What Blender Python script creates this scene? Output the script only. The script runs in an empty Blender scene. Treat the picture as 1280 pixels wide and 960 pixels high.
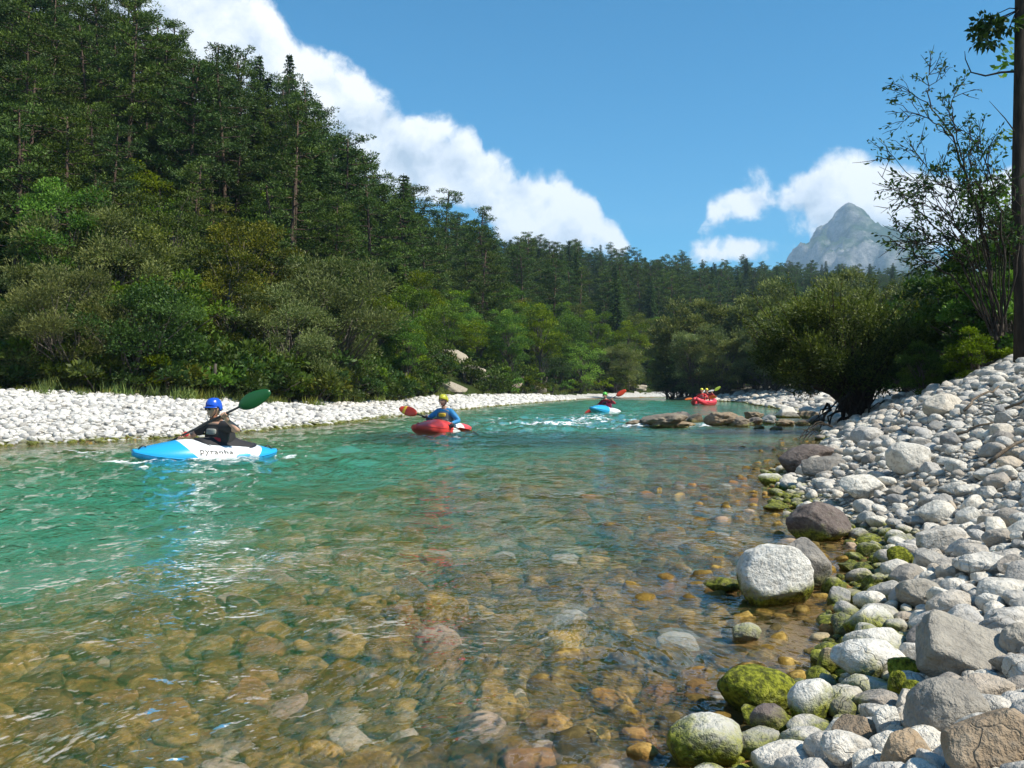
import bpy, bmesh, math, random
import numpy as np
from mathutils import Vector, Matrix, Euler

R = math.radians
scene = bpy.context.scene
COL = scene.collection
rng = np.random.default_rng(7)
random.seed(7)

# ------------------------------------------------------------------ camera
CAM_Z = 0.94
FPX = 1108.0                      # focal length in pixels of a 1280 wide picture
HOR = 487.0                       # pixel row of the horizon
cam_d = bpy.data.cameras.new('camera'); cam_d.sensor_width = 36; cam_d.lens = FPX / 1280 * 36
cam_d.clip_start = 0.05; cam_d.clip_end = 12000
cam = bpy.data.objects.new('camera', cam_d); COL.objects.link(cam)
cam.location = (0, 0, CAM_Z)
cam.rotation_euler = (R(90) + math.atan((HOR - 480) / FPX), 0, 0)
scene.camera = cam

# ------------------------------------------------------------------ light
SUN_EL, SUN_AZ = R(48), R(114)     # azimuth clockwise from +Y (the view direction)
sun_vec = Vector((math.cos(SUN_EL) * math.sin(SUN_AZ), math.cos(SUN_EL) * math.cos(SUN_AZ), math.sin(SUN_EL)))
sd = bpy.data.lights.new('sun', 'SUN'); sd.energy = 5.0; sd.angle = R(0.55); sd.color = (1.0, 0.93, 0.80)
sun = bpy.data.objects.new('sun', sd); COL.objects.link(sun)
sun.rotation_euler = (-sun_vec).to_track_quat('-Z', 'Y').to_euler(); sun.location = sun_vec * 500

scene.view_settings.view_transform = 'Standard'; scene.view_settings.look = 'None'
scene.view_settings.exposure = 0.62; scene.view_settings.gamma = 1.0
scene.render.engine = 'CYCLES'
cy = scene.cycles
cy.use_denoising = True
cy.max_bounces = 7; cy.diffuse_bounces = 2; cy.glossy_bounces = 2; cy.transmission_bounces = 4
cy.transparent_max_bounces = 10; cy.volume_bounces = 1
cy.caustics_reflective = False; cy.caustics_refractive = True
cy.sample_clamp_indirect = 4.0

# ------------------------------------------------------------------ node helper
class NT:
    def __init__(s, nt): s.nt = nt; s.k = 0
    def n(s, t, ins=None, **at):
        nd = s.nt.nodes.new(t)
        for k, v in at.items(): setattr(nd, k, v)
        for k, v in (ins or {}).items():
            if isinstance(v, bpy.types.NodeSocket): s.nt.links.new(v, nd.inputs[k])
            else: nd.inputs[k].default_value = v
        return nd
    def m(s, op, a, b=0.0, c=0.0, clamp=False):
        return s.n('ShaderNodeMath', {0: a, 1: b, 2: c}, operation=op, use_clamp=clamp).outputs[0]
    def mr(s, v, a, b, c=0.0, d=1.0, smooth=False):
        return s.n('ShaderNodeMapRange', {0: v, 1: a, 2: b, 3: c, 4: d}, interpolation_type='SMOOTHSTEP' if smooth else 'LINEAR').outputs[0]
    def mix(s, f, a, b, blend='MIX'):
        nd = s.n('ShaderNodeMix', data_type='RGBA', blend_type=blend, clamp_factor=True)
        for i, v in ((0, f), (6, a), (7, b)):
            if isinstance(v, bpy.types.NodeSocket): s.nt.links.new(v, nd.inputs[i])
            else: nd.inputs[i].default_value = v if not isinstance(v, tuple) or len(v) == 4 else (*v, 1)
        return nd.outputs[2]
    def noise(s, vec, scale, detail=4.0, rough=0.55, out=0, **kw):
        ins = {'Scale': scale, 'Detail': detail, 'Roughness': rough}
        if vec is not None: ins['Vector'] = vec
        ins.update(kw)
        return s.n('ShaderNodeTexNoise', ins).outputs[out]
    def ramp(s, f, stops):
        nd = s.n('ShaderNodeValToRGB', {0: f}); el = nd.color_ramp.elements
        while len(el) < len(stops): el.new(0.5)
        for e, (p, c) in zip(el, stops): e.position = p; e.color = (*c, 1) if len(c) == 3 else c
        return nd.outputs[0]
    def link(s, a, b): s.nt.links.new(a, b)

# ------------------------------------------------------------------ sky
world = bpy.data.worlds.new('World'); scene.world = world; world.use_nodes = True
W = NT(world.node_tree); world.node_tree.nodes.clear()
sky = W.n('ShaderNodeTexSky', sky_type='NISHITA', sun_disc=False, sun_elevation=SUN_EL, sun_rotation=SUN_AZ,
          altitude=500, air_density=1.0, dust_density=0.1, ozone_density=3.0)
gen = W.n('ShaderNodeTexCoord').outputs['Generated']
skyc = W.n('ShaderNodeHueSaturation', {'Hue': 0.488, 'Saturation': 1.72, 'Value': 1.0, 'Color': sky.outputs[0]}).outputs[0]
bg_sky = W.n('ShaderNodeBackground', {0: skyc, 1: 0.10})
sx = W.n('ShaderNodeSeparateXYZ', {0: gen})
az = W.m('MULTIPLY', W.m('ARCTAN2', sx.outputs[0], sx.outputs[1]), 57.2958)
el = W.m('MULTIPLY', W.m('ARCSINE', sx.outputs[2]), 57.2958)
def fcurve(x, pts, lo=-180.0, hi=180.0, top=90.0):
    nd = W.n('ShaderNodeFloatCurve', {1: W.mr(x, lo, hi)})
    c = nd.mapping.curves[0]
    P = [((a - lo) / (hi - lo), max(0.0, b / top)) for a, b in pts]
    while len(c.points) < len(P): c.points.new(0.5, 0.5)
    for p, (a, b) in zip(c.points, P): p.location = (a, b); p.handle_type = 'VECTOR'
    nd.mapping.update()
    return W.m('MULTIPLY', nd.outputs[0], top)
etop = fcurve(az, [(-180, 14), (-120, 22), (-70, 40), (-40, 36), (-24, 28.5), (-17.1, 24.2), (-13.6, 21.6), (-9.7, 19.6), (-6, 17.6), (-2, 15.6), (0.6, 14.2), (2.6, 13.4),
                   (4.6, 12.2), (7.0, 10.2), (8.2, 7.5), (11.5, 7.5), (12.6, 11.4), (15, 13.0), (18.5, 13.4), (21.7, 13.4), (25, 12.9), (30, 12.6), (48, 13.5), (75, 9), (110, 16), (150, 10), (180, 14)])
ebot = fcurve(az, [(-180, 6), (-60, 8), (-20, 9), (-9, 10.4), (-7, 11.6), (-4, 11.6), (-2.2, 10.4), (-.5, 8.6), (7.3, 8.6), (8.2, 9.5), (11.5, 11.2), (12.6, 10.3), (15, 9.7), (18, 9.6), (21, 7.5), (32, 6), (180, 6)])
wv = W.noise(gen, 9.0, 5.0, 0.55, 1)
wrp = W.n('ShaderNodeVectorMath', {0: wv, 1: (0.5, 0.5, 0.5)}, operation='SUBTRACT').outputs[0]
wrp2 = W.n('ShaderNodeVectorMath', {0: wrp, 3: 0.05}, operation='SCALE').outputs[0]
gv = W.n('ShaderNodeVectorMath', {0: gen, 1: wrp2}, operation='ADD').outputs[0]
n_big = W.noise(gv, 13.0, 9.0, 0.56)
off = W.n('ShaderNodeVectorMath', {0: gv, 1: tuple(sun_vec * 0.022 + Vector((0, 0, 0.012)))}, operation='ADD').outputs[0]
n_off = W.noise(off, 13.0, 6.0, 0.55)
s1 = W.m('MINIMUM', W.m('SUBTRACT', etop, el), W.m('MULTIPLY', W.m('SUBTRACT', el, ebot), 0.9))
# a little puff low over the far ridge
px_ = W.m('DIVIDE', W.m('SUBTRACT', az, 15.1), 2.1); py_ = W.m('DIVIDE', W.m('SUBTRACT', el, 8.9), 0.95)
puff = W.m('MULTIPLY', W.m('SUBTRACT', 1.0, W.m('SQRT', W.m('ADD', W.m('MULTIPLY', px_, px_), W.m('MULTIPLY', py_, py_)))), 1.4)
s1 = W.m('MAXIMUM', s1, puff)
s2 = W.m('ADD', s1, W.m('MULTIPLY', W.m('SUBTRACT', n_big, 0.5), 7.0))
alpha = W.mr(s2, -0.1, 0.95, smooth=True)
shade = W.m('ADD', W.m('MULTIPLY', W.m('SUBTRACT', n_big, n_off), 2.2), W.mr(W.m('SUBTRACT', etop, el), 0.0, 6.5, 0.42, -0.12))  # cloud self-shading put into the colour: sunward sides and tops lighter, bases darker
ccol = W.ramp(W.m('ADD', shade, 0.5, clamp=True), [(0.18, (0.44, 0.52, 0.62)), (0.5, (0.74, 0.79, 0.86)), (0.82, (1.0, 1.0, 1.0))])
bg_cl = W.n('ShaderNodeBackground', {0: ccol, 1: 0.84})
thin = W.m('MULTIPLY', alpha, 0.98)
mx = W.n('ShaderNodeMixShader', {0: thin, 1: bg_sky.outputs[0], 2: bg_cl.outputs[0]})
wo = W.n('ShaderNodeOutputWorld', {0: mx.outputs[0]})
world.cycles.sampling_method = 'MANUAL'; world.cycles.sample_map_resolution = 512

# ------------------------------------------------------------------ noise in numpy
def _h(i, j, k, s=0):
    n = (i * 374761393 + j * 668265263 + k * 2147483647 + s * 974634777).astype(np.int64) & 0xffffffff
    n = ((n ^ (n >> 13)) * 1274126177) & 0xffffffff
    n = (n ^ (n >> 16)) & 0xffffffff
    return n / 4294967295.0
def vnoise(p, s=0):
    p = np.asarray(p, float); f = np.floor(p); i = f.astype(np.int64); t = p - f; t = t * t * t * (t * (t * 6 - 15) + 10)
    x, y, z = i[..., 0], i[..., 1], i[..., 2]; a, b, c = t[..., 0], t[..., 1], t[..., 2]
    def L(u, v, w): return u + (v - u) * w
    return L(L(L(_h(x, y, z, s), _h(x + 1, y, z, s), a), L(_h(x, y + 1, z, s), _h(x + 1, y + 1, z, s), a), b),
             L(L(_h(x, y, z + 1, s), _h(x + 1, y, z + 1, s), a), L(_h(x, y + 1, z + 1, s), _h(x + 1, y + 1, z + 1, s), a), b), c) * 2 - 1
def fbm(p, o=4, s=0, g=0.5):
    r = 0; a = 1.0; p = np.asarray(p, float)
    for k in range(o): r = r + a * vnoise(p, s + k * 17); p = p * 2.03 + 3.7; a *= g
    return r
def fbm2(x, y, sc, o=4, s=0): return fbm(np.stack([x * sc, y * sc, np.zeros_like(x) + s * 3.1], -1), o, s)
def sstep(a, b, x): t = np.clip((x - a) / (b - a), 0, 1); return t * t * (3 - 2 * t)

# ------------------------------------------------------------------ mesh helpers
def new_obj(name, me, parent=None, mat=None, smooth=False):
    o = bpy.data.objects.new(name, me); COL.objects.link(o)
    if parent: o.parent = parent
    if mat is not None and me is not None:
        for mt in (mat if isinstance(mat, (list, tuple)) else [mat]): me.materials.append(mt)
    if smooth: me.polygons.foreach_set('use_smooth', [True] * len(me.polygons))
    return o
def tag(o, label=None, cat=None, group=None, kind=None):
    if label: o['label'] = label
    if cat: o['category'] = cat
    if group: o['group'] = group
    if kind: o['kind'] = kind
    return o
def empty(name, loc=(0, 0, 0), rz=0.0, sc=1.0):
    o = bpy.data.objects.new(name, None); COL.objects.link(o); o.empty_display_size = 0.1
    o.location = loc; o.rotation_euler = (0, 0, rz); o.scale = (sc, sc, sc)
    return o
def mesh_np(name, V, F, smooth=False, mats=None, midx=None, attr=None):
    """V (n,3), F (m,k) all faces of k corners"""
    V = np.ascontiguousarray(V, np.float32); F = np.ascontiguousarray(F, np.int32)
    me = bpy.data.meshes.new(name); m, k = F.shape
    me.vertices.add(len(V)); me.vertices.foreach_set('co', V.ravel())
    me.loops.add(m * k); me.loops.foreach_set('vertex_index', F.ravel())
    me.polygons.add(m); me.polygons.foreach_set('loop_start', np.arange(0, m * k, k, dtype=np.int32))
    try: me.polygons.foreach_set('loop_total', np.full(m, k, np.int32))
    except Exception: pass
    if smooth: me.polygons.foreach_set('use_smooth', np.ones(m, bool))
    for mt in mats or []: me.materials.append(mt)
    if midx is not None: me.polygons.foreach_set('material_index', np.asarray(midx, np.int32))
    for nm, arr in (attr or {}).items():
        a = me.attributes.new(nm, 'FLOAT', 'POINT'); a.data.foreach_set('value', np.ascontiguousarray(arr, np.float32))
    me.update(calc_edges=True)
    return me
def mesh_join(parts, name):
    """parts: list of (V, F quads, material index, attr v) -> arrays joined"""
    Vs, Fs, Ms, As = [], [], [], []; off = 0
    for V, F, mi, a in parts:
        Vs.append(V); Fs.append(F + off); Ms.append(np.full(len(F), mi)); As.append(np.broadcast_to(a, (len(V),))); off += len(V)
    return np.concatenate(Vs), np.concatenate(Fs), np.concatenate(Ms), np.concatenate(As)
def tube(P, rad, n=6, cap=True):
    """quads round a polyline"""
    P = np.asarray(P, float); k = len(P); rad = np.broadcast_to(np.asarray(rad, float), (k,))
    T = np.gradient(P, axis=0); T /= np.linalg.norm(T, axis=1)[:, None] + 1e-9
    up = np.where(np.abs(T[:, 2:3]) > 0.9, np.array([[1.0, 0, 0]]), np.array([[0, 0, 1.0]]))
    if k > 1: up = np.broadcast_to(up[0], T.shape)
    A = np.cross(T, up); A /= np.linalg.norm(A, axis=1)[:, None] + 1e-9; B = np.cross(T, A)
    an = np.linspace(0, 2 * np.pi, n, endpoint=False)
    V = P[:, None, :] + rad[:, None, None] * (np.cos(an)[None, :, None] * A[:, None, :] + np.sin(an)[None, :, None] * B[:, None, :])
    V = V.reshape(-1, 3)
    i = np.arange(k - 1)[:, None] * n + np.arange(n)[None, :]; j = np.arange(k - 1)[:, None] * n + (np.arange(n)[None, :] + 1) % n
    F = np.stack([i, j, j + n, i + n], -1).reshape(-1, 4)
    if cap:
        V = np.concatenate([V, P[:1], P[-1:]]); a = len(V) - 2
        c = []
        for q in range(0, n, 2):
            c.append([a, (q + 2) % n, q + 1, q]); b = (k - 1) * n
            c.append([a + 1, b + q, b + q + 1, b + (q + 2) % n])
        F = np.concatenate([F, np.array(c)])
    return V, F
def px2dir(px): return (px - 640.0) / FPX

# ------------------------------------------------------------------ materials
def mat(name):
    m = bpy.data.materials.new(name); m.use_nodes = True; m.node_tree.nodes.clear()
    return m, NT(m.node_tree)
def finish(T, shader, vol=None, disp=None):
    o = T.n('ShaderNodeOutputMaterial')
    if shader is not None: T.link(shader, o.inputs[0])
    if vol is not None: T.link(vol, o.inputs[1])
def bump(T, h, strength=0.4, dist=0.02, normal=None):
    ins = {'Strength': strength, 'Distance': dist, 'Height': h}
    if normal is not None: ins['Normal'] = normal
    return T.n('ShaderNodeBump', ins).outputs[0]
def plain(name, col, rough=0.5, metal=0.0, spec=0.5, var=0.12, scale=20.0, coat=0.0):
    m, T = mat(name); tc = T.n('ShaderNodeTexCoord').outputs['Object']
    f = T.noise(tc, scale, 5.0, 0.6)
    c = T.mix(f, tuple(x * (1 - var) for x in col), tuple(min(1, x * (1 + var)) for x in col))
    b = T.n('ShaderNodeBsdfPrincipled', {'Base Color': c, 'Roughness': rough, 'Metallic': metal, 'Specular IOR Level': spec, 'Coat Weight': coat,
                                         'Normal': bump(T, f, 0.15, 0.01)})
    finish(T, b.outputs[0]); return m

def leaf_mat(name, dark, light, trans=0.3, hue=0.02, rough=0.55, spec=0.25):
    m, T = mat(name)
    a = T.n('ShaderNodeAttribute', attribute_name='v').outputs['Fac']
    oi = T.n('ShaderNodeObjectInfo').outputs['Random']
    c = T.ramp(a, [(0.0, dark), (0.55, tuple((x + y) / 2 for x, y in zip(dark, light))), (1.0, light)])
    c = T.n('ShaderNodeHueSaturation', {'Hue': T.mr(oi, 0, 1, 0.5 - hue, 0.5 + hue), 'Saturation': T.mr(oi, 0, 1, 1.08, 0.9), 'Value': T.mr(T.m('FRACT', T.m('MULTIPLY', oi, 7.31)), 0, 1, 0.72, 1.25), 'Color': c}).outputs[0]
    b = T.n('ShaderNodeBsdfPrincipled', {'Base Color': c, 'Roughness': rough, 'Specular IOR Level': spec})
    t = T.n('ShaderNodeBsdfTranslucent', {'Color': T.mix(1.0, c, (1.0, 1.1, 0.5, 1), 'MULTIPLY')})
    mx = T.n('ShaderNodeMixShader', {0: trans, 1: b.outputs[0], 2: t.outputs[0]})
    finish(T, mx.outputs[0]); return m
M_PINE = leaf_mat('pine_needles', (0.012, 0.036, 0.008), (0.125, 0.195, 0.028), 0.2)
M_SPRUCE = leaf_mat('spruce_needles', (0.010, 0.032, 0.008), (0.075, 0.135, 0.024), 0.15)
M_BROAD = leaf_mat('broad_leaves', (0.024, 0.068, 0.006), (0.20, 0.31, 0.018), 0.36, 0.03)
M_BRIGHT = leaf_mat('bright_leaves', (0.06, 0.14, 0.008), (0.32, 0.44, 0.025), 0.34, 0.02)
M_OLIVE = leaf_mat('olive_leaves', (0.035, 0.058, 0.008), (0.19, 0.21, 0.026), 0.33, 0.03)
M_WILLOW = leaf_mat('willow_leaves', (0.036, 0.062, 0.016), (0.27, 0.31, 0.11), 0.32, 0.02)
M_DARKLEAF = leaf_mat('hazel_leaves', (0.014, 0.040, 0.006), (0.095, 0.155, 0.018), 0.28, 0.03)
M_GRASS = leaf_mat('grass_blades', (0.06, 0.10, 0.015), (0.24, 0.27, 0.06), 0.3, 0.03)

def bark_mat(name, c1, c2):
    m, T = mat(name); tc = T.n('ShaderNodeTexCoord').outputs['Object']
    mp = T.n('ShaderNodeMapping', {0: tc, 3: (6, 6, 1.2)}).outputs[0]
    f = T.noise(mp, 2.5, 6.0, 0.65)
    b = T.n('ShaderNodeBsdfPrincipled', {'Base Color': T.ramp(f, [(0.3, c1), (0.7, c2)]), 'Roughness': 0.9, 'Specular IOR Level': 0.1, 'Normal': bump(T, f, 0.6, 0.05)})
    finish(T, b.outputs[0]); return m
M_BARK = bark_mat('grey_bark', (0.05, 0.042, 0.034), (0.17, 0.15, 0.125))
M_PBARK = bark_mat('pine_bark', (0.04, 0.03, 0.024), (0.15, 0.105, 0.08))
M_DBARK = bark_mat('dark_bark', (0.018, 0.015, 0.012), (0.06, 0.05, 0.04))
M_DRIFT = bark_mat('driftwood_bark', (0.10, 0.075, 0.05), (0.26, 0.21, 0.16))

def stone_mat(name, c_lo, c_hi, algae=True, tan=(0.36, 0.27, 0.18), tan_amt=0.25, bed=False, alg_h=0.10, alg_amt=1.0, rnd=True):
    m, T = mat(name)
    geo = T.n('ShaderNodeNewGeometry'); pos = geo.outputs['Position']
    oc = T.n('ShaderNodeTexCoord').outputs['Object']
    oi = T.n('ShaderNodeObjectInfo').outputs['Random']
    ocr = T.n('ShaderNodeVectorMath', {0: pos, 1: (0, 0, 0)}, operation='ADD').outputs[0]
    n1 = T.noise(ocr, 11.0, 5.0, 0.66); n2 = T.noise(ocr, 48.0, 4.0, 0.68); n3 = T.noise(ocr, 3.1, 2.0)
    vein = T.n('ShaderNodeTexVoronoi', {'Vector': T.n('ShaderNodeVectorMath', {0: ocr, 1: T.n('ShaderNodeVectorMath', {0: T.noise(ocr, 6.0, 3.0, 0.6, 1), 3: 0.25}, operation='SCALE').outputs[0]}, operation='ADD').outputs[0], 'Scale': 7.0}, feature='DISTANCE_TO_EDGE').outputs[0]
    c = T.mix(T.mr(n1, 0.3, 0.7), c_lo, c_hi)
    r2 = T.m('FRACT', T.m('MULTIPLY', oi, 13.7)); r3 = T.m('FRACT', T.m('MULTIPLY', oi, 41.3))
    if rnd:
      c = T.mix(T.mr(r2, 0.62, 1.0, 0.0, tan_amt * 2.4), c, tan)
      c = T.mix(T.mr(r3, 0.72, 1.0, 0.0, 0.75), c, (0.17, 0.175, 0.18))
      c = T.mix(1.0, c, T.ramp(oi, [(0, (0.72, 0.72, 0.74)), (1, (1.08, 1.06, 1.02))]), 'MULTIPLY')
    c = T.mix(T.m('MULTIPLY', T.mr(vein, 0.0, 0.022, 0.5, 0.0), T.mr(n3, 0.5, 0.62)), c, (0.25, 0.22, 0.18))
    c = T.mix(T.mr(n2, 0.5, 0.68, 0.0, 0.6), c, (0.21, 0.19, 0.155))
    c = T.mix(T.mr(n1, 0.56, 0.72, 0.0, 0.5), c, (0.33, 0.29, 0.23))
    rough = 0.8
    if algae:
        z = T.n('ShaderNodeSeparateXYZ', {0: pos}).outputs[2]
        zz = T.m('ADD', z, T.m('MULTIPLY', T.m('SUBTRACT', n3, 0.5), -0.22))
        zz = T.m('ADD', zz, T.m('MULTIPLY', T.m('SUBTRACT', n1, 0.5), -0.12))
        yy = T.n('ShaderNodeSeparateXYZ', {0: pos}).outputs[1]
        k = T.mr(zz, alg_h * 0.35, alg_h, alg_amt, 0.0, smooth=True)
        if rnd: k = T.m('MULTIPLY', k, T.mr(oi, 0.0, 0.25, 0.55, 1.0))
        g = T.ramp(n2, [(0.25, (0.012, 0.018, 0.003)), (0.42, (0.07, 0.08, 0.008)), (0.55, (0.20, 0.22, 0.014)), (0.75, (0.36, 0.34, 0.06))])
        c = T.mix(k, c, g)
        wet = T.mr(zz, 0.0, 0.045, 1.0, 0.0)
        c = T.mix(T.m('MULTIPLY', wet, 0.45), c, (0.05, 0.045, 0.02))
        rough = T.mr(zz, 0.0, 0.06, 0.3, 0.82)
    b = T.n('ShaderNodeBsdfPrincipled', {'Base Color': c, 'Roughness': rough, 'Specular IOR Level': 0.25,
                                         'Normal': bump(T, T.m('ADD', T.m('ADD', n1, T.m('MULTIPLY', n2, 0.45)), T.m('MULTIPLY', T.mr(vein, 0.0, 0.022, -0.16, 0.0), T.mr(n3, 0.5, 0.62))), 0.95, 0.03)})
    finish(T, b.outputs[0]); return m
M_STONE = stone_mat('limestone', (0.50, 0.475, 0.42), (0.84, 0.81, 0.735))
M_STONE_GREY = stone_mat('grey_stone', (0.22, 0.205, 0.18), (0.42, 0.395, 0.345), tan_amt=0.0)
M_STONE_TAN = stone_mat('tan_stone', (0.26, 0.19, 0.12), (0.46, 0.36, 0.25), tan_amt=0.0)
M_STONE_DARK = stone_mat('dark_stone', (0.07, 0.055, 0.05), (0.19, 0.155, 0.145), tan_amt=0.0)
M_STONE_MOSS = stone_mat('mossy_stone', (0.52, 0.50, 0.45), (0.8, 0.78, 0.71), alg_h=0.13, alg_amt=1.0, tan_amt=0.0, rnd=False)
M_STONE_GREEN = stone_mat('green_mossed_stone', (0.5, 0.48, 0.42), (0.76, 0.73, 0.66), alg_h=0.42, tan_amt=0.0, rnd=False)
M_STONE_BAR = stone_mat('brown_river_rock', (0.16, 0.12, 0.08), (0.36, 0.29, 0.20), alg_h=0.10, alg_amt=0.6, tan_amt=0.2)

def bed_mat(name, c1, c2, c3):
    m, T = mat(name)
    pos = T.n('ShaderNodeNewGeometry').outputs['Position']; oi = T.n('ShaderNodeObjectInfo').outputs['Random']
    n1 = T.noise(pos, 14.0, 6.0, 0.65); n2 = T.noise(pos, 2.3, 3.0); n3 = T.noise(pos, 70.0, 3.0, 0.6)
    c = T.ramp(T.m('ADD', T.m('MULTIPLY', n1, 0.6), T.m('MULTIPLY', n2, 0.4)), [(0.34, c1), (0.5, c2), (0.66, c3)])
    pick = T.m('FRACT', T.m('MULTIPLY', oi, 5.77))
    c = T.mix(T.mr(pick, 0.93, 0.95, 0.0, 0.7), c, (0.62, 0.60, 0.50))
    c = T.mix(T.mr(pick, 0.0, 0.45, 0.8, 0.0), c, (0.05, 0.045, 0.022))
    c = T.mix(T.mr(T.m('FRACT', T.m('MULTIPLY', oi, 23.1)), 0.8, 1.0, 0.0, 0.6), c, (0.34, 0.17, 0.08))
    c = T.mix(T.mr(n3, 0.5, 0.7, 0.0, 0.5), c, (0.06, 0.05, 0.02))
    b = T.n('ShaderNodeBsdfPrincipled', {'Base Color': c, 'Roughness': 0.8, 'Specular IOR Level': 0.1, 'Normal': bump(T, n1, 0.6, 0.03)})
    finish(T, b.outputs[0]); return m
M_BED = bed_mat('algae_river_stone', (0.020, 0.015, 0.004), (0.21, 0.13, 0.024), (0.66, 0.46, 0.14))

# ground material: gravel on the banks
def gravel_mat(name, c_lo, c_hi, scale, weeds=False):
    m, T = mat(name); pos = T.n('ShaderNodeNewGeometry').outputs['Position']
    vor = T.n('ShaderNodeTexVoronoi', {'Vector': pos, 'Scale': scale}); d = vor.outputs['Distance']
    n1 = T.noise(pos, 3.0, 5.0, 0.6)
    c = T.mix(T.n('ShaderNodeSeparateColor', {0: vor.outputs['Color']}).outputs[0], c_lo, c_hi)
    c = T.mix(T.mr(d, 0.35, 0.7, 0.0, 0.6), c, (0.12, 0.11, 0.09))
    z = T.n('ShaderNodeSeparateXYZ', {0: pos}).outputs[2]
    zz = T.m('ADD', z, T.m('MULTIPLY', T.m('SUBTRACT', n1, 0.5), 0.1))
    c = T.mix(T.mr(zz, 0.02, 0.12, 0.9, 0.0), c, (0.09, 0.085, 0.02))
    b = T.n('ShaderNodeBsdfPrincipled', {'Base Color': c, 'Roughness': 0.9, 'Specular IOR Level': 0.1, 'Normal': bump(T, T.m('SUBTRACT', 1.0, d), 0.8, 0.05)})
    finish(T, b.outputs[0]); return m
M_GRAVEL = gravel_mat('bank_gravel', (0.20, 0.19, 0.165), (0.50, 0.48, 0.43), 22.0)
M_GRAVEL_FAR = gravel_mat('bar_gravel', (0.50, 0.49, 0.46), (0.80, 0.79, 0.75), 9.0)
def soil_mat():
    m, T = mat('forest_floor'); pos = T.n('ShaderNodeNewGeometry').outputs['Position']
    n1 = T.noise(pos, 0.6, 6.0, 0.65); n2 = T.noise(pos, 6.0, 4.0)
    c = T.ramp(T.m('ADD', T.m('MULTIPLY', n1, 0.6), T.m('MULTIPLY', n2, 0.4)), [(0.3, (0.018, 0.02, 0.008)), (0.55, (0.035, 0.05, 0.014)), (0.75, (0.07, 0.085, 0.025))])
    b = T.n('ShaderNodeBsdfPrincipled', {'Base Color': c, 'Roughness': 1.0, 'Specular IOR Level': 0.0, 'Normal': bump(T, n2, 0.6, 0.2)})
    finish(T, b.outputs[0]); return m
M_SOIL = soil_mat()

# ------------------------------------------------------------------ the lie of the land
LEFT = [(-40, -90), (-22, -60), (-16, -20), (-11.5, 5), (-8.7, 14.9), (-6.5, 17.3), (-5.2, 24), (-4.0, 33.6), (-0.9, 52), (4.3, 78), (10, 94), (17, 106), (30, 116), (70, 124), (260, 122)]
RIGHT = [(260, 108), (60, 104), (24, 99), (17, 93), (15.0, 85), (16.8, 76), (17.3, 66), (15.3, 55), (12, 37), (10.2, 29), (8.4, 24), (7.0, 20), (5.7, 16), (4.2, 12.5), (2.95, 10), (2.55, 8.6),
         (2.15, 6.7), (2.15, 5.2), (1.58, 4.1), (1.16, 3.05), (0.88, 2.6), (0.50, 2.1), (-0.1, 1.4), (-0.6, 0), (-1.5, -5), (-5, -25), (-12, -60), (-25, -90)]
def pl_dist(x, y, P):
    d = np.full(x.shape, 1e9)
    for (ax, ay), (bx, by) in zip(P[:-1], P[1:]):
        dx, dy = bx - ax, by - ay; t = np.clip(((x - ax) * dx + (y - ay) * dy) / (dx * dx + dy * dy), 0, 1)
        d = np.minimum(d, np.hypot(x - ax - t * dx, y - ay - t * dy))
    return d
def in_poly(x, y, P):
    c = np.zeros(x.shape, bool); n = len(P)
    for i in range(n):
        (ax, ay), (bx, by) = P[i], P[(i + 1) % n]
        if ay == by: continue
        c ^= ((ay > y) != (by > y)) & (x < (bx - ax) * (y - ay) / (by - ay) + ax)
    return c
def ip(x, pts): a = np.array(pts, float); return np.interp(x, a[:, 0], a[:, 1])
HILL = np.array([  # pixel column, foot distance, crest distance, crest height
    (-3000, 20, 90, 30), (-600, 22, 72, 30), (-200, 24, 66, 27), (0, 26, 62, 24), (150, 27, 66, 18.5), (250, 28, 72, 17.0), (300, 29.5, 76, 16.0), (375, 32, 88, 16.0), (420, 34, 100, 15.0), (480, 40, 128, 13.5),
    (560, 56, 180, 19), (650, 76, 230, 26), (760, 106, 262, 28), (900, 130, 310, 31), (1050, 142, 340, 34.5), (1150, 147, 350, 33), (1300, 152, 360, 33), (1900, 155, 370, 33), (4000, 160, 400, 33)], float)
def hill(x, y):
    r = np.hypot(x, y); front = y > 0.05 * r
    u = np.where(front, 640 + FPX * x / np.maximum(y, 0.05 * r), np.where(x < 0, -3000, 4000))
    f = np.interp(u, HILL[:, 0], HILL[:, 1]); c = np.interp(u, HILL[:, 0], HILL[:, 2]); z = np.interp(u, HILL[:, 0], HILL[:, 3])
    yy = np.where(front & (np.abs(u - 640) < 900), y, r * 0.78)
    t = (yy - f) / (c - f)
    h = np.where(t <= 0, 0, np.where(t < 1, np.clip(t, 0, 1) ** 1.15 * z, z + 0.04 * np.clip(yy - c, 0, 200)))
    fade = np.where(y > 0, 1, np.clip(1 + y / 60, 0, 1))
    return h * fade, t
def sides(x, y):
    dl = pl_dist(x, y, LEFT); dr = pl_dist(x, y, RIGHT); w = in_poly(x, y, LEFT + RIGHT)
    return dl, dr, w
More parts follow.
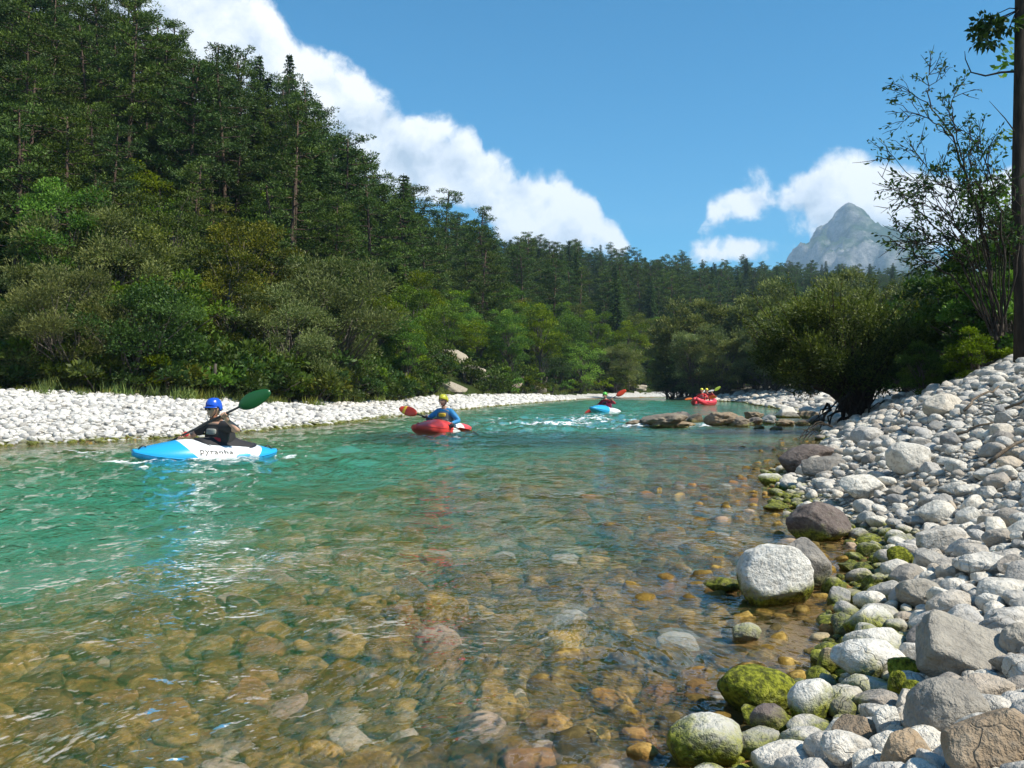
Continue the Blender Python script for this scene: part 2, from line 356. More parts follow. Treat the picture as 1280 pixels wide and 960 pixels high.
def height(x, y):
    x = np.asarray(x, float); y = np.asarray(y, float)
    dl, dr, w = sides(x, y)
    near = np.exp(-np.hypot(x - 2, y - 5) / 14)
    # river bed
    pr = ip(dr, [(0, 0), (0.5, 0.06), (1.5, 0.12), (3.2, 0.20), (4.6, 0.38), (6.4, 1.2), (9, 1.9), (20, 2.0)])
    plf = ip(dl, [(0, 0), (0.6, 0.10), (2, 0.4), (4, 1.3), (8, 2.0), (20, 2.0)])
    bed = -np.minimum(pr, plf) + 0.05 * fbm2(x, y, 0.7, 3, 5) * np.clip(np.minimum(dl, dr), 0, 1)
    # right bank
    k = ip(y, [(-20, 0.3), (1, 0.38), (5, 0.38), (9, 0.44), (15, 0.46), (20, 0.38), (26, 0.20), (40, 0.12), (70, 0.10), (100, 0.2)])
    hmax = ip(y, [(-20, 2.4), (8, 2.6), (15, 2.6), (22, 2.2), (30, 1.2), (45, 0.9), (70, 1.0), (100, 2)])
    rb = hmax * (1 - np.exp(-(k * dr) / hmax * (1 + 0.15 * dr)))
    lb = ip(dl, [(0, 0), (0.5, 0.12), (2, 0.32), (5, 0.62), (8, 0.84), (12, 0.93), (40, 1.0)])
    hl, t = hill(x, y)
    left = dl < dr
    land = np.where(left, lb + hl, rb)
    land = land + np.where(left, 0.05, 0.03) * fbm2(x, y, 1.3, 3, 9) * np.clip(np.where(left, dl, dr), 0, 1) + np.clip(hl / 5, 0, 1) * 0.8 * fbm2(x, y, 0.15, 3, 2)
    return np.where(w, bed, land)
def H(x, y): return float(height(np.array([x]), np.array([y]))[0])
def ray_ground(px, py, lift=0.0):
    """the point of the ground (or the water) that lies under a picture point"""
    Y = np.exp(np.linspace(math.log(0.9), math.log(400), 3000)); X = (px - 640) / FPX * Y; Z = CAM_Z + (HOR - py) / FPX * Y
    g = np.maximum(height(X, Y), 0.0) + lift
    i = int(np.argmax(Z <= g)); return float(X[i]), float(Y[i])

# ground as one sheet in polar rings, finest where the eye is near; cut by what it is made of
th_f = np.linspace(-R(50), R(50), 300); th_b = np.linspace(R(50), R(310), 90)[1:-1]
TH = np.concatenate([th_f, th_b]); RR = np.concatenate([[0.0], np.exp(np.linspace(math.log(0.7), math.log(420), 250)), [600, 900, 1300, 1900, 2600, 3550]])
gx = RR[:, None] * np.sin(TH)[None, :]; gy = RR[:, None] * np.cos(TH)[None, :]
gz = height(gx, gy); gz[0, :] = gz[0, 0]
gz[-6:] = np.minimum(gz[-6:], gz[-6:] * np.array([0.8, 0.55, 0.3, 0.15, 0.1, 0.05])[:, None])
nr, nt_ = gx.shape
idx = np.arange(nr)[:, None] * nt_ + np.arange(nt_)[None, :]
F = np.stack([idx[:-1], np.roll(idx, -1, 1)[:-1], np.roll(idx, -1, 1)[1:], idx[1:]], -1).reshape(-1, 4)
GV = np.stack([gx, gy, gz], -1).reshape(-1, 3)
fc = GV[F].mean(1); dl, dr, wet = sides(fc[:, 0], fc[:, 1]); _, ht = hill(fc[:, 0], fc[:, 1])
isleft = dl < dr; ht = np.maximum(ht, hill(GV[F][:, :, 0], GV[F][:, :, 1])[1].max(1))
cls = np.where(wet, 0, np.where(isleft, np.where(ht > 0.004, 3, 2), np.where((dr < 7) | ((fc[:, 1] > 24) & (dr < 14)), 1, 3)))
GROUND = {}
for k, (nm, mt) in enumerate([('riverbed', M_BED), ('gravel_bank', M_GRAVEL), ('gravel_bar', M_GRAVEL_FAR), ('hillside', M_SOIL)]):
    f = F[cls == k]; us, inv = np.unique(f, return_inverse=True)
    me = mesh_np(nm, GV[us], inv.reshape(f.shape), True, [mt])
    GROUND[nm] = tag(new_obj(nm, me), kind='structure')

# ------------------------------------------------------------------ water
def make_water():
    tf = np.linspace(-R(46), R(46), 560); tb = np.linspace(R(46), R(314), 80)[1:-1]
    th = np.concatenate([tf, tb]); rr = np.exp(np.linspace(math.log(0.5), math.log(330), 620))
    x = rr[:, None] * np.sin(th)[None, :]; y = rr[:, None] * np.cos(th)[None, :]
    dl, dr, w = sides(x, y)
    d = np.minimum(dl, dr); keep = w | (d < 0.9)
    inn = np.clip(np.where(w, d, 0), 0, 4) / 4
    # how rough the water is: calm by the near bank, rapids round the rocks and below the bend
    rap = np.exp(-((x - 2.2) / 4.5) ** 2 - ((y - 26.5) / 5.5) ** 2) * 1.0 + 0.35 * np.exp(-((x + 3.2) / 3.0) ** 2 - ((y - 12.3) / 3.5) ** 2) + 0.25 * np.exp(-((x + 1.3) / 3) ** 2 - ((y - 19.5) / 3) ** 2)
    flow = sstep(3.0, 6.5, dr)
    amp = 0.0045 + 0.026 * flow + 0.065 * rap
    q = np.stack([x * 1.9 + y * 0.5, y * 1.15 - x * 0.3, np.zeros_like(x)], -1)
    wv = fbm(q, 4, 11, 0.55) + 0.35 * fbm(q * 3.3, 2, 31)
    rp = fbm(np.stack([x * 1.2, y * 0.8, np.zeros_like(x) + 4], -1), 4, 51)
    z = amp * wv * 0.9 * (0.3 + 0.7 * inn) + 0.055 * rap * rp
    spot = np.zeros_like(x)
    for (cx, cy, rx, ry, a) in FOAM: spot = np.maximum(spot, a * np.exp(-((x - cx) / rx) ** 2 - ((y - cy) / ry) ** 2))
    foam = np.clip(spot, 0, 1)
    V = np.stack([x, y, z], -1).reshape(-1, 3); n0, n1 = x.shape
    ii = np.arange(n0)[:, None] * n1 + np.arange(n1)[None, :]
    F = np.stack([ii[:-1], np.roll(ii, -1, 1)[:-1], np.roll(ii, -1, 1)[1:], ii[1:]], -1).reshape(-1, 4)
    kf = keep.reshape(-1)[F].all(1); F = F[kf]
    us, inv = np.unique(F, return_inverse=True); F = inv.reshape(F.shape); V = V[us]
    fo = foam.reshape(-1)[us]; ra = rap.reshape(-1)[us]
    # close the body of water below the bed
    e = np.concatenate([F[:, [0, 1]], F[:, [1, 2]], F[:, [2, 3]], F[:, [3, 0]]])
    key = np.sort(e, 1); u, ix, ct = np.unique(key, axis=0, return_index=True, return_counts=True)
    be = e[ix[ct == 1]]
    n = len(V); Vb = V.copy(); Vb[:, 2] = -4.0
    F2 = np.concatenate([F, F[:, ::-1] + n, np.stack([be[:, 1], be[:, 0], be[:, 0] + n, be[:, 1] + n], -1)])
    return mesh_np('river', np.concatenate([V, Vb]), F2, True, None, None, {'foam': np.concatenate([fo, fo * 0]), 'rap': np.concatenate([ra, ra * 0])})
# white water: x, y, size across, size along, strength
FOAM = [(3.6, 22.4, 2.4, .5, 1.0), (5.3, 23.6, .5, 1.4, 1.0), (1.0, 24.6, 2.2, .7, .95), (2.6, 27.2, 2.4, 1.0, .9), (0.2, 28.5, 2.0, .8, .8), (3.2, 31.5, 2.2, 1.2, .8), (-.9, 23.2, 1.4, .4, .7), (4.6, 35.5, 1.4, .8, .75), (1.4, 33.5, 1.6, .8, .6), (5.8, 28.5, 1.3, .8, .7), (7.6, 25.6, .9, .4, .6),
        (-4.85, 11.25, .5, .22, .95), (-4.5, 11.4, .9, .25, .75), (-3.3, 12.7, .6, .35, .75), (-5.5, 12.2, .7, .35, .65), (-2.1, 18.3, .6, .35, .85), (-.6, 19.2, .9, .35, .7), (-6.5, 13.5, 1.6, .35, .6), (-1.2, 17.2, .9, .22, .6), (-3.9, 10.5, .9, .18, .55), (-2.6, 9.4, .5, .14, .5), (8.6, 27.2, 1.5, .3, .45), (-1.8, 14.5, 1.6, .25, .5), (.8, 18.2, 1.4, .25, .5), (-5.2, 9.3, .6, .16, .5)]
def water_mat():
    m, T = mat('clear_river_water')
    pos = T.n('ShaderNodeNewGeometry').outputs['Position']
    mp = T.n('ShaderNodeMapping', {0: pos, 2: (0, 0, R(20)), 3: (1.0, 0.7, 1.0)}).outputs[0]
    wr = T.n('ShaderNodeVectorMath', {0: T.noise(pos, 1.6, 0.0, 0.5, 1), 3: 0.25}, operation='SCALE').outputs[0]
    mpw = T.n('ShaderNodeVectorMath', {0: mp, 1: wr}, operation='ADD').outputs[0]
    h1 = T.noise(mpw, 3.0, 1.0, 0.5); h2 = T.noise(mpw, 8.0, 2.0, 0.6); h3 = T.noise(mpw, 26.0, 1.5, 0.55)
    pch = T.mr(T.noise(pos, 0.55, 1.0, 0.6), 0.36, 0.64, 0.55, 1.6)
    hh = T.m('ADD', T.m('MULTIPLY', h1, 0.10), T.m('MULTIPLY', pch, T.m('ADD', T.m('MULTIPLY', h2, 0.060), T.m('MULTIPLY', h3, 0.026))))
    nrm = bump(T, hh, 1.0, 0.42)
    fr = T.n('ShaderNodeFresnel', {'IOR': 1.25, 'Normal': nrm}).outputs[0]
    gl = T.n('ShaderNodeBsdfGlossy', {'Color': (1, 1, 1, 1), 'Roughness': 0.05, 'Normal': nrm})
    tr = T.n('ShaderNodeBsdfTransparent', {'Color': (1, 1, 1, 1)})
    rf = T.n('ShaderNodeBsdfRefraction', {'Color': (1, 1, 1, 1), 'Roughness': 0.0, 'IOR': 1.33, 'Normal': nrm})
    th = T.n('ShaderNodeMixShader', {0: REFR, 1: tr.outputs[0], 2: rf.outputs[0]})
    s = T.n('ShaderNodeMixShader', {0: fr, 1: th.outputs[0], 2: gl.outputs[0]})
    fo = T.n('ShaderNodeAttribute', attribute_name='foam').outputs['Fac']
    fp = T.n('ShaderNodeMapping', {0: pos, 3: (1.3, 1.0, 1.0)}).outputs[0]
    fn = T.noise(fp, 5.0, 4.0, 0.7)
    fm = T.mr(T.m('ADD', fn, T.m('MULTIPLY', T.m('SUBTRACT', fo, 1.0), 0.30)), 0.40, 0.52, smooth=True)
    fm = T.m('MULTIPLY', fm, T.mr(fo, 0.05, 0.2))
    fd = T.n('ShaderNodeBsdfDiffuse', {'Color': (0.82, 0.88, 0.88, 1)})
    s2 = T.n('ShaderNodeMixShader', {0: T.m('MULTIPLY', fm, 0.85), 1: s.outputs[0], 2: fd.outputs[0]})
    ab = T.n('ShaderNodeVolumeAbsorption', {'Color': (0.10, 0.86, 0.66, 1), 'Density': 0.24})
    sc = T.n('ShaderNodeVolumeScatter', {'Color': (0.08, 0.90, 0.44, 1), 'Density': 0.50, 'Anisotropy': 0.0})
    va = T.n('ShaderNodeAddShader', {0: ab.outputs[0], 1: sc.outputs[0]})
    finish(T, s2.outputs[0], va.outputs[0])
    return m
REFR = 0.34
river_me = make_water(); river = tag(new_obj('river', river_me, None, water_mat()), kind='structure')

# ------------------------------------------------------------------ far mountain
def mountain():
    n = 400; nv = 260
    u = np.linspace(-1300, 1500, n); v = np.linspace(-800, 900, nv)
    X, Y = np.meshgrid(950 + u, 2600 + v)
    dx, dy = X - 985, (Y - 2600)
    rid = np.abs(fbm2(X, Y, 0.004, 5, 3)); rid2 = fbm2(X, Y, 0.012, 5, 8); n2 = fbm2(X, Y, 0.0016, 3, 4)
    a = np.hypot(dx * np.where(dx < 0, 1.25, 0.95), dy * 0.7)
    peak = 560 - 1.0 * np.sqrt(a * a + 14 ** 2) + 0.00012 * a * a
    sh = 478 - 0.95 * np.sqrt(((dx - 118) ** 2 + (dy + 30) ** 2) + 14 ** 2)
    rg = 415 - 0.62 * np.sqrt(((dx - 380) * 0.6) ** 2 + (dy - 120) ** 2 + 60 ** 2)
    h = np.maximum(np.maximum(peak, sh), rg)
    h = h + (0.35 - rid) * 85 * np.clip(a / 260, 0.08, 1) + rid2 * 34 * np.clip(a / 120, .25, 1) + n2 * 8 + (0.3 - np.abs(fbm2(X, Y, 0.016, 4, 21))) * 34 * np.clip(a / 90, .2, 1)
    h = np.maximum(h, 20 + n2 * 10)
    V = np.stack([X, Y, h], -1).reshape(-1, 3); ii = np.arange(nv)[:, None] * n + np.arange(n)[None, :]
    F = np.stack([ii[:-1, :-1], ii[:-1, 1:], ii[1:, 1:], ii[1:, :-1]], -1).reshape(-1, 4)
    m, T = mat('limestone_mountain'); g = T.n('ShaderNodeNewGeometry')
    nz = T.n('ShaderNodeSeparateXYZ', {0: g.outputs['Normal']}).outputs[2]; pz = T.n('ShaderNodeSeparateXYZ', {0: g.outputs['Position']}).outputs[2]
    n1 = T.noise(g.outputs['Position'], 0.035, 7.0, 0.72); n2_ = T.noise(g.outputs['Position'], 0.007, 5.0, 0.6)
    rock = T.ramp(n1, [(0.35, (0.10, 0.10, 0.095)), (0.64, (0.34, 0.335, 0.32))]); wood = T.ramp(n1, [(0.3, (0.022, 0.045, 0.018)), (0.7, (0.06, 0.09, 0.035))])
    k = T.m('ADD', T.m('MULTIPLY', T.m('SUBTRACT', n2_, 0.52), 7.0), T.m('SUBTRACT', T.mr(pz, 120, 560, -0.2, 0.75), T.m('MULTIPLY', T.m('SUBTRACT', nz, 0.74), 2.5)), clamp=True)
    b = T.n('ShaderNodeBsdfPrincipled', {'Base Color': T.mix(k, wood, rock), 'Roughness': 1.0, 'Specular IOR Level': 0.0, 'Normal': bump(T, n1, 0.9, 12.0)})
    finish(T, b.outputs[0])
    return tag(new_obj('mountain', mesh_np('mountain', V, F, False, [m])), kind='structure')
mountain()

# ------------------------------------------------------------------ instancing for what nobody could count
def proto_collection(name, meshes):
    c = bpy.data.collections.new(name)
    for i, me in enumerate(meshes):
        o = bpy.data.objects.new('%s_%02d' % (name, i), me); c.objects.link(o)
    return c
def scatter(name, coll, P, rot, scl, idx):
    me = bpy.data.meshes.new(name); n = len(P); me.vertices.add(n); me.vertices.foreach_set('co', np.ascontiguousarray(P, np.float32).ravel())
    a = me.attributes.new('rot', 'FLOAT_VECTOR', 'POINT'); a.data.foreach_set('vector', np.ascontiguousarray(rot, np.float32).ravel())
    a = me.attributes.new('scl', 'FLOAT_VECTOR', 'POINT'); a.data.foreach_set('vector', np.ascontiguousarray(scl, np.float32).ravel())
    a = me.attributes.new('pick', 'INT', 'POINT'); a.data.foreach_set('value', np.ascontiguousarray(idx, np.int32))
    o = new_obj(name, me); tree = bpy.data.node_groups.new(name, 'GeometryNodeTree')
    tree.interface.new_socket('Geometry', in_out='INPUT', socket_type='NodeSocketGeometry'); tree.interface.new_socket('Geometry', in_out='OUTPUT', socket_type='NodeSocketGeometry')
    T = NT(tree); gi = T.n('NodeGroupInput'); go = T.n('NodeGroupOutput')
    ci = T.n('GeometryNodeCollectionInfo'); ci.inputs['Collection'].default_value = coll; ci.inputs['Separate Children'].default_value = True; ci.inputs['Reset Children'].default_value = True
    def na(nm, ty):
        nd = T.n('GeometryNodeInputNamedAttribute', data_type=ty); nd.inputs[0].default_value = nm
        return [q for q in nd.outputs if q.enabled and q.name == 'Attribute'][0]
    ins = T.n('GeometryNodeInstanceOnPoints'); ins.inputs['Pick Instance'].default_value = True
    T.link(gi.outputs[0], ins.inputs['Points']); T.link(ci.outputs[0], ins.inputs['Instance'])
    T.link(na('pick', 'INT'), ins.inputs['Instance Index']); T.link(na('scl', 'FLOAT_VECTOR'), ins.inputs['Scale'])
    e2r = T.n('FunctionNodeEulerToRotation'); T.link(na('rot', 'FLOAT_VECTOR'), e2r.inputs[0]); T.link(e2r.outputs[0], ins.inputs['Rotation'])
    T.link(ins.outputs[0], go.inputs[0])
    md = o.modifiers.new('scatter', 'NODES'); md.node_group = tree
    o['kind'] = 'stuff'
    return o

# ------------------------------------------------------------------ stones
def ico(sub):
    bm = bmesh.new(); bmesh.ops.create_icosphere(bm, subdivisions=sub, radius=1.0)
    V = np.array([v.co[:] for v in bm.verts]); F = np.array([[v.index for v in f.verts] for f in bm.faces]); bm.free()
    return V, F
ICO = {s: ico(s) for s in (2, 3, 4, 5)}
def stone_shape(seed, sub=3, facets=5, rough=0.12, block=0.0):
    r = np.random.default_rng(seed); V, F = ICO[sub]; P = V.copy()
    if block:  # squarish block
        p = 2.0 + block * 5 + 2 * (block > 1); P = P / (np.sum(np.abs(P) ** p, 1) ** (1 / p))[:, None]
    P = P * (1 + rough * 1.4 * vnoise(V * 0.9 + r.random(3) * 50, seed)[:, None] + rough * 0.45 * fbm(V * 2.4 + seed, 3, seed)[:, None])
    for _ in range(facets):
        n = r.normal(size=3); n /= np.linalg.norm(n); d = r.uniform(0.62, 0.86); k = P @ n - d
        P = P - np.where(k > 0, k * 0.82, 0)[:, None] * n[None]
    if sub >= 4: P = P * (1 + 0.012 * fbm(V * 7 + seed, 3, seed + 5)[:, None])
    mx = np.abs(P).max(0); return P / mx[None], F
def stone_mesh(name, seed, sub, mt, **k):
    P, F = stone_shape(seed, sub, **k); return mesh_np(name, P, F, True, [mt])
S_LO = [stone_mesh('stone', 100 + i, 2, M_STONE, facets=3 + i) for i in range(10)]
S_MID = [stone_mesh('stone', 200 + i, 4, M_STONE, facets=2 + (i * 5) % 11, rough=.08 + .02 * (i % 6), block=.35 * (i % 3 == 0)) for i in range(18)]
B_LO = [stone_mesh('stone', 300 + i, 2, M_BED, facets=3 + i, rough=.18) for i in range(8)]
B_MID = [stone_mesh('stone', 330 + i, 4, M_BED, facets=3 + i, rough=.14 + .02 * (i % 5)) for i in range(12)]
C_S = proto_collection('bank_stone', S_LO); C_B = proto_collection('bed_stone', B_LO)

PLACED = []   # x, y, radius of stones that already lie there
def boulder(px, py, w, h, mt, label, seed, depth=0.8, sub=5, tilt=(0, 0, 0), lift=0.0, name='boulder', sink=0.22, facets=5, rough=0.12, block=0.0, up=0.0):
    """a single stone told apart from the rest: centre and size as seen, set down on the bank below it"""
    X, Y = ray_ground(px, py + h * 0.42, lift)
    sx = w / FPX * Y / 2; sz = h / FPX * Y / 2; sy = sx * depth
    Y2 = Y + sy * 0.55; X2 = (px - 640) / FPX * Y2
    k = Y2 / Y; sx *= k; sy *= k; sz *= k
    zc = CAM_Z + (HOR - py) / FPX * Y2
    o = new_obj(name, stone_mesh(name, seed, sub, mt, facets=facets, rough=rough, block=block))
    o.location = (X2, Y2, zc + up); o.scale = (sx * 1.02, sy, sz * 1.08)
    o.rotation_euler = tuple(R(a) for a in tilt)
    tag(o, label, 'boulder' if w > 70 else 'stone')
    PLACED.append((X2, Y2, sx * 0.9, sy * 0.9))
    return o
BL = [
 (968, 722, 96, 82, M_STONE_MOSS, 'large white boulder standing in the shallows with a green base', .9, {}, 'big'),
 (1003, 706, 74, 64, M_STONE_GREY, 'pinkish grey boulder leaning behind the white boulder in the shallows', .9, {}, ''),
 (1022, 654, 80, 50, M_STONE_DARK, 'dark maroon rounded boulder at the edge of the water', .8, {}, ''),
 (1210, 824, 116, 46, M_STONE_GREY, 'square-edged grey slab tilted on top of a smooth stone', .72, dict(tilt=(32, 20, -12), block=1.6, facets=0, rough=.05, up=.012), ''),
 (1180, 890, 100, 84, M_STONE_GREY, 'smooth dark grey stone lying in the shade of the tilted slab', .9, dict(facets=2), ''),
 (1234, 930, 124, 104, M_STONE_TAN, 'big tan brown boulder with a ridge across it beside the grey slab', .8, dict(tilt=(0, -22, 20)), ''),
 (943, 862, 104, 66, M_STONE_GREEN, 'stone thickly grown with bright green moss at the water edge', .8, dict(tilt=(0, 8, 0)), ''),
 (1012, 882, 60, 68, M_STONE_MOSS, 'egg shaped white stone with a green foot beside the mossy stone', .8, dict(tilt=(0, 25, 0)), ''),
 (960, 905, 58, 56, M_STONE_DARK, 'wet brown stone with green streaks below the mossy stone', .9, {}, ''),
 (881, 926, 94, 68, M_STONE_MOSS, 'rough white stone with olive moss round its lower half in the water', .9, {}, ''),
 (979, 948, 102, 44, M_STONE, 'smooth flat white stone in front of the wet brown stone', .8, dict(facets=2, rough=.08), ''),
 (1066, 942, 100, 46, M_STONE, 'long white stone lying aslant beside the flat white stone', .6, dict(tilt=(0, 26, 0), facets=3), ''),
 (1131, 942, 66, 58, M_STONE_TAN, 'beige rounded stone between the long white stone and the tan boulder', .9, {}, ''),
 (1086, 828, 92, 62, M_STONE_MOSS, 'grey topped stone with a dark green skirt at the pool', .8, {}, ''),
 (1092, 806, 84, 44, M_STONE_MOSS, 'white stone with a green end wedged behind the grey topped stone', .8, {}, ''),
 (1085, 779, 62, 44, M_STONE_MOSS, 'olive stone with white crown above the pool', .8, {}, ''),
 (1036, 828, 30, 40, M_STONE_TAN, 'small golden brown stone standing in the water beside the grey topped stone', .8, {}, ''),
 (1106, 903, 40, 50, M_STONE_MOSS, 'white and green cobble standing upright in the dark pool', .8, dict(tilt=(0, 20, 0)), ''),
 (1070, 913, 62, 50, M_STONE_TAN, 'speckled brown cobble behind the long white stone', .8, {}, ''),
 (1053, 886, 40, 30, M_STONE_GREY, 'small flat grey cobble between egg shaped stone and pool', .8, dict(tilt=(0, 15, 0)), ''),
 (1120, 856, 26, 36, M_STONE_GREEN, 'dark green cobble standing on end under the grey topped stone', .8, {}, ''),
 (1130, 838, 44, 34, M_STONE_GREEN, 'olive cobble beside the grey topped stone and the slab', .8, {}, ''),
 (1140, 862, 30, 24, M_STONE_GREEN, 'small bright green cobble at the foot of the slab', .8, {}, ''),
 (1150, 742, 58, 36, M_STONE_GREY, 'flat brown grey stone on the bank above the pool', .7, {}, ''),
 (1188, 756, 60, 36, M_STONE, 'pale angular stone leaning on the flat brown grey stone', .7, {}, ''),
 (1177, 674, 68, 36, M_STONE, 'long pale stone on the bank above the mossy shallows', .7, dict(facets=3), ''),
 (1123, 698, 34, 30, M_STONE_GREEN, 'round stone with a yellow green moss cap by the inlet', .9, {}, ''),
 (1238, 706, 86, 28, M_STONE, 'broad flat white stone on the pebble bank', .7, {}, ''),
 (1252, 738, 80, 30, M_STONE, 'broad pale cream stone below the flat white stone', .7, {}, ''),
 (1256, 778, 52, 40, M_STONE, 'round white cobble beside the upper end of the slab', .9, dict(facets=2), ''),
 (1270, 803, 46, 46, M_STONE_GREY, 'round light grey cobble beside the slab', .9, dict(facets=2), ''),
 (1208, 790, 60, 28, M_STONE, 'smooth oval stone lying behind the tilted slab', .8, dict(facets=2), ''),
 (930, 791, 42, 24, M_STONE, 'small speckled white stone just breaking the water', .9, {}, ''),
 (904, 730, 50, 20, M_STONE_TAN, 'flat yellowish stone awash beside the white boulder', .8, {}, ''),
 (1006, 572, 84, 32, M_STONE_DARK, 'dark wedge shaped rock at the water edge below the overhanging bush', .7, dict(tilt=(0, -14, 0)), ''),
 (1030, 584, 60, 26, M_STONE_GREY, 'long brown grey rock lying against the dark wedge shaped rock', .7, {}, ''),
 (1084, 546, 42, 24, M_STONE, 'bright white rounded boulder near the roots of the overhanging bush', .8, {}, ''),
 (1136, 574, 56, 42, M_STONE, 'big light grey boulder standing proud of the pebble bank', .8, dict(facets=3), ''),
 (1178, 508, 50, 30, M_STONE, 'big white boulder with grey back high on the pebble bank', .8, {}, ''),
 (1080, 610, 62, 36, M_STONE, 'brilliant white angular boulder above the mossy shallows', .8, dict(facets=7), ''),
 (965, 600, 36, 16, M_STONE_MOSS, 'pale yellow stone at the water edge among smaller cobbles', .8, {}, ''),
 (968, 634, 30, 10, M_STONE_TAN, 'flat cream stone awash off the maroon boulder', .8, {}, ''),
 (1172, 640, 44, 30, M_STONE, 'white cobble with rough face in the middle of the bank', .8, {}, ''),
 (1248, 672, 40, 26, M_STONE, 'pale rounded cobble above the flat white stone', .8, {}, ''),
]
for i, (px, py, w, h, mt, lab, dep, kw, _) in enumerate(BL):
    boulder(px, py, w, h, mt, lab, 500 + i * 7, dep, **kw)
# rocks that bar the river
BAR = [(826, 525, 66, 22, 'low brown rock ridge half awash in the rapids', 1.2), (800, 528, 36, 12, 'flat wet rock at the tail of the rapids', 1.0), (903, 524, 50, 22, 'dark brown rock beside the little fall', .9),
       (940, 526, 26, 14, 'brown cobble next to the dark rock at the fall', .9), (960, 524, 24, 15, 'pale brown cobble on the rock bar', .9), (980, 527, 24, 14, 'tan cobble on the rock bar beside the wider stones', .9),
       (985, 516, 34, 15, 'pale boulder on the shoulder of the rock bar', .9), (1002, 527, 22, 12, 'small ochre cobble towards the bank end of the rock bar', .9), (1020, 524, 28, 15, 'grey brown cobble where the rock bar meets the bank', .9),
       (852, 520, 34, 18, 'knobbly crest stone of the brown rock ridge', .9), (948, 533, 18, 8, 'small wet cobble at the foot of the rock bar', .9), (968, 534, 20, 8, 'ochre wet cobble at the foot of the rock bar', .9),
       (842, 529, 52, 12, 'low wet ledge in front of the brown rock ridge', 1.0), (812, 526, 30, 14, 'small brown rock at the tail of the ridge', .9), (922, 526, 30, 18, 'brown rock leaning on the dark rock beside the fall', .9), (868, 522, 22, 14, 'wet brown rock at the lip of the little fall', .9), (1010, 518, 26, 12, 'pale cobble at the upper side of the rock bar', .9), (942, 519, 24, 12, 'tan cobble at the upper side of the rock bar', .9)]
for i, (px, py, w, h, lab, dep) in enumerate(BAR):
    boulder(px, py, w, h, M_STONE_BAR if i not in (4, 6) else M_STONE, lab, 900 + i * 3, dep, sub=5, rough=.34, facets=4, up=-.05)

def lay(n_try, gen, sizes, placed, over=0.82):
    """dart throwing: stones side by side, the largest first"""
    cell = {}; out = []; cs = 0.5
    def near(x, y, r):
        k = int(math.ceil((r + 0.5) / cs)); i0, j0 = int(x // cs), int(y // cs)
        for i in range(i0 - k, i0 + k + 1):
            for j in range(j0 - k, j0 + k + 1):
                for (a, b, q) in cell.get((i, j), ()):
                    if (a - x) ** 2 + (b - y) ** 2 < (over * (q + r)) ** 2: return True
        return False
    def add(x, y, r): cell.setdefault((int(x // cs), int(y // cs)), []).append((x, y, r))
    for (x, y, a, b) in placed: add(x, y, min(a, b))
    X, Y = gen(n_try); S = sizes(X, Y, n_try)
    for x, y, s in zip(X, Y, S):
        if not near(x, y, s): add(x, y, s); out.append((x, y, s))
    return np.array(out)
r_ = np.random.default_rng(11)
# ---- pebble bank
def gen_bank(n):
    y = np.exp(r_.uniform(math.log(1.0), math.log(34), n * 3)); xs = np.interp(y, [q[1] for q in RIGHT[::-1]][4:], [q[0] for q in RIGHT[::-1]][4:])
    x = xs - 0.12 + r_.random(n * 3) ** 0.8 * np.minimum(7.5, 0.75 * y + 1.2)
    k = (x / y < 1.05) & (x / y > -0.3); return x[k][:n], y[k][:n]
def size_bank(x, y, n):
    n = len(x); s = np.interp(y, [1, 3, 6, 12, 30], [0.022, 0.027, 0.029, 0.033, 0.07]) * 0.66 * r_.random(n) ** -.40
    return np.clip(s, 0.013, np.interp(y, [1, 3, 6, 10, 30], [0.05, 0.07, 0.075, 0.09, 0.25]))
def big_first(fs):
    def f(x, y, n):
        s = fs(x, y, n); o = np.argsort(-s / (0.3 + 0.12 * y)); x[:] = x[o]; y[:] = y[o]; return s[o]
    return f
ST = lay(95000, gen_bank, big_first(size_bank), PLACED)
def stone_group(ST, parent, coll, meshes, n_ind, stuff_name, stuff_label, sink=0.25, flat=(0.42, 0.85)):
    n = len(ST); x, y, s = ST.T; app = s / np.maximum(y, 1.0)
    # those inside the picture and largest come first
    inside = (np.abs(x / np.maximum(y, .1)) < 0.585) & (y > 1.4)
    order = np.argsort(-(app * inside)); ind = order[:n_ind]; rest = order[n_ind:]
    asp = r_.uniform(0.62, 1.0, n); fl = r_.uniform(*flat, n); z = height(x, y) + s * fl * (0.6 - sink)
    rot = np.stack([r_.normal(0, 0.22, n), r_.normal(0, 0.22, n), r_.uniform(0, 6.28, n)], -1)
    scl = np.stack([s * 1.12, s * asp * 1.12, s * fl], -1)
    for i in ind:
        o = bpy.data.objects.new('stone', meshes[int(r_.integers(len(meshes)))]); COL.objects.link(o); o.parent = parent
        o.location = (x[i], y[i], z[i]); o.rotation_euler = rot[i]; o.scale = scl[i]
    o = scatter(stuff_name, coll, np.stack([x, y, z], -1)[rest], rot[rest], scl[rest], r_.integers(0, 8, len(rest)))
    tag(o, stuff_label, 'pebbles')
stone_group(ST, GROUND['gravel_bank'], C_S, S_MID, 300, 'bank_pebbles', 'pale limestone pebbles covering the steep river bank')
print('bank stones', len(ST))
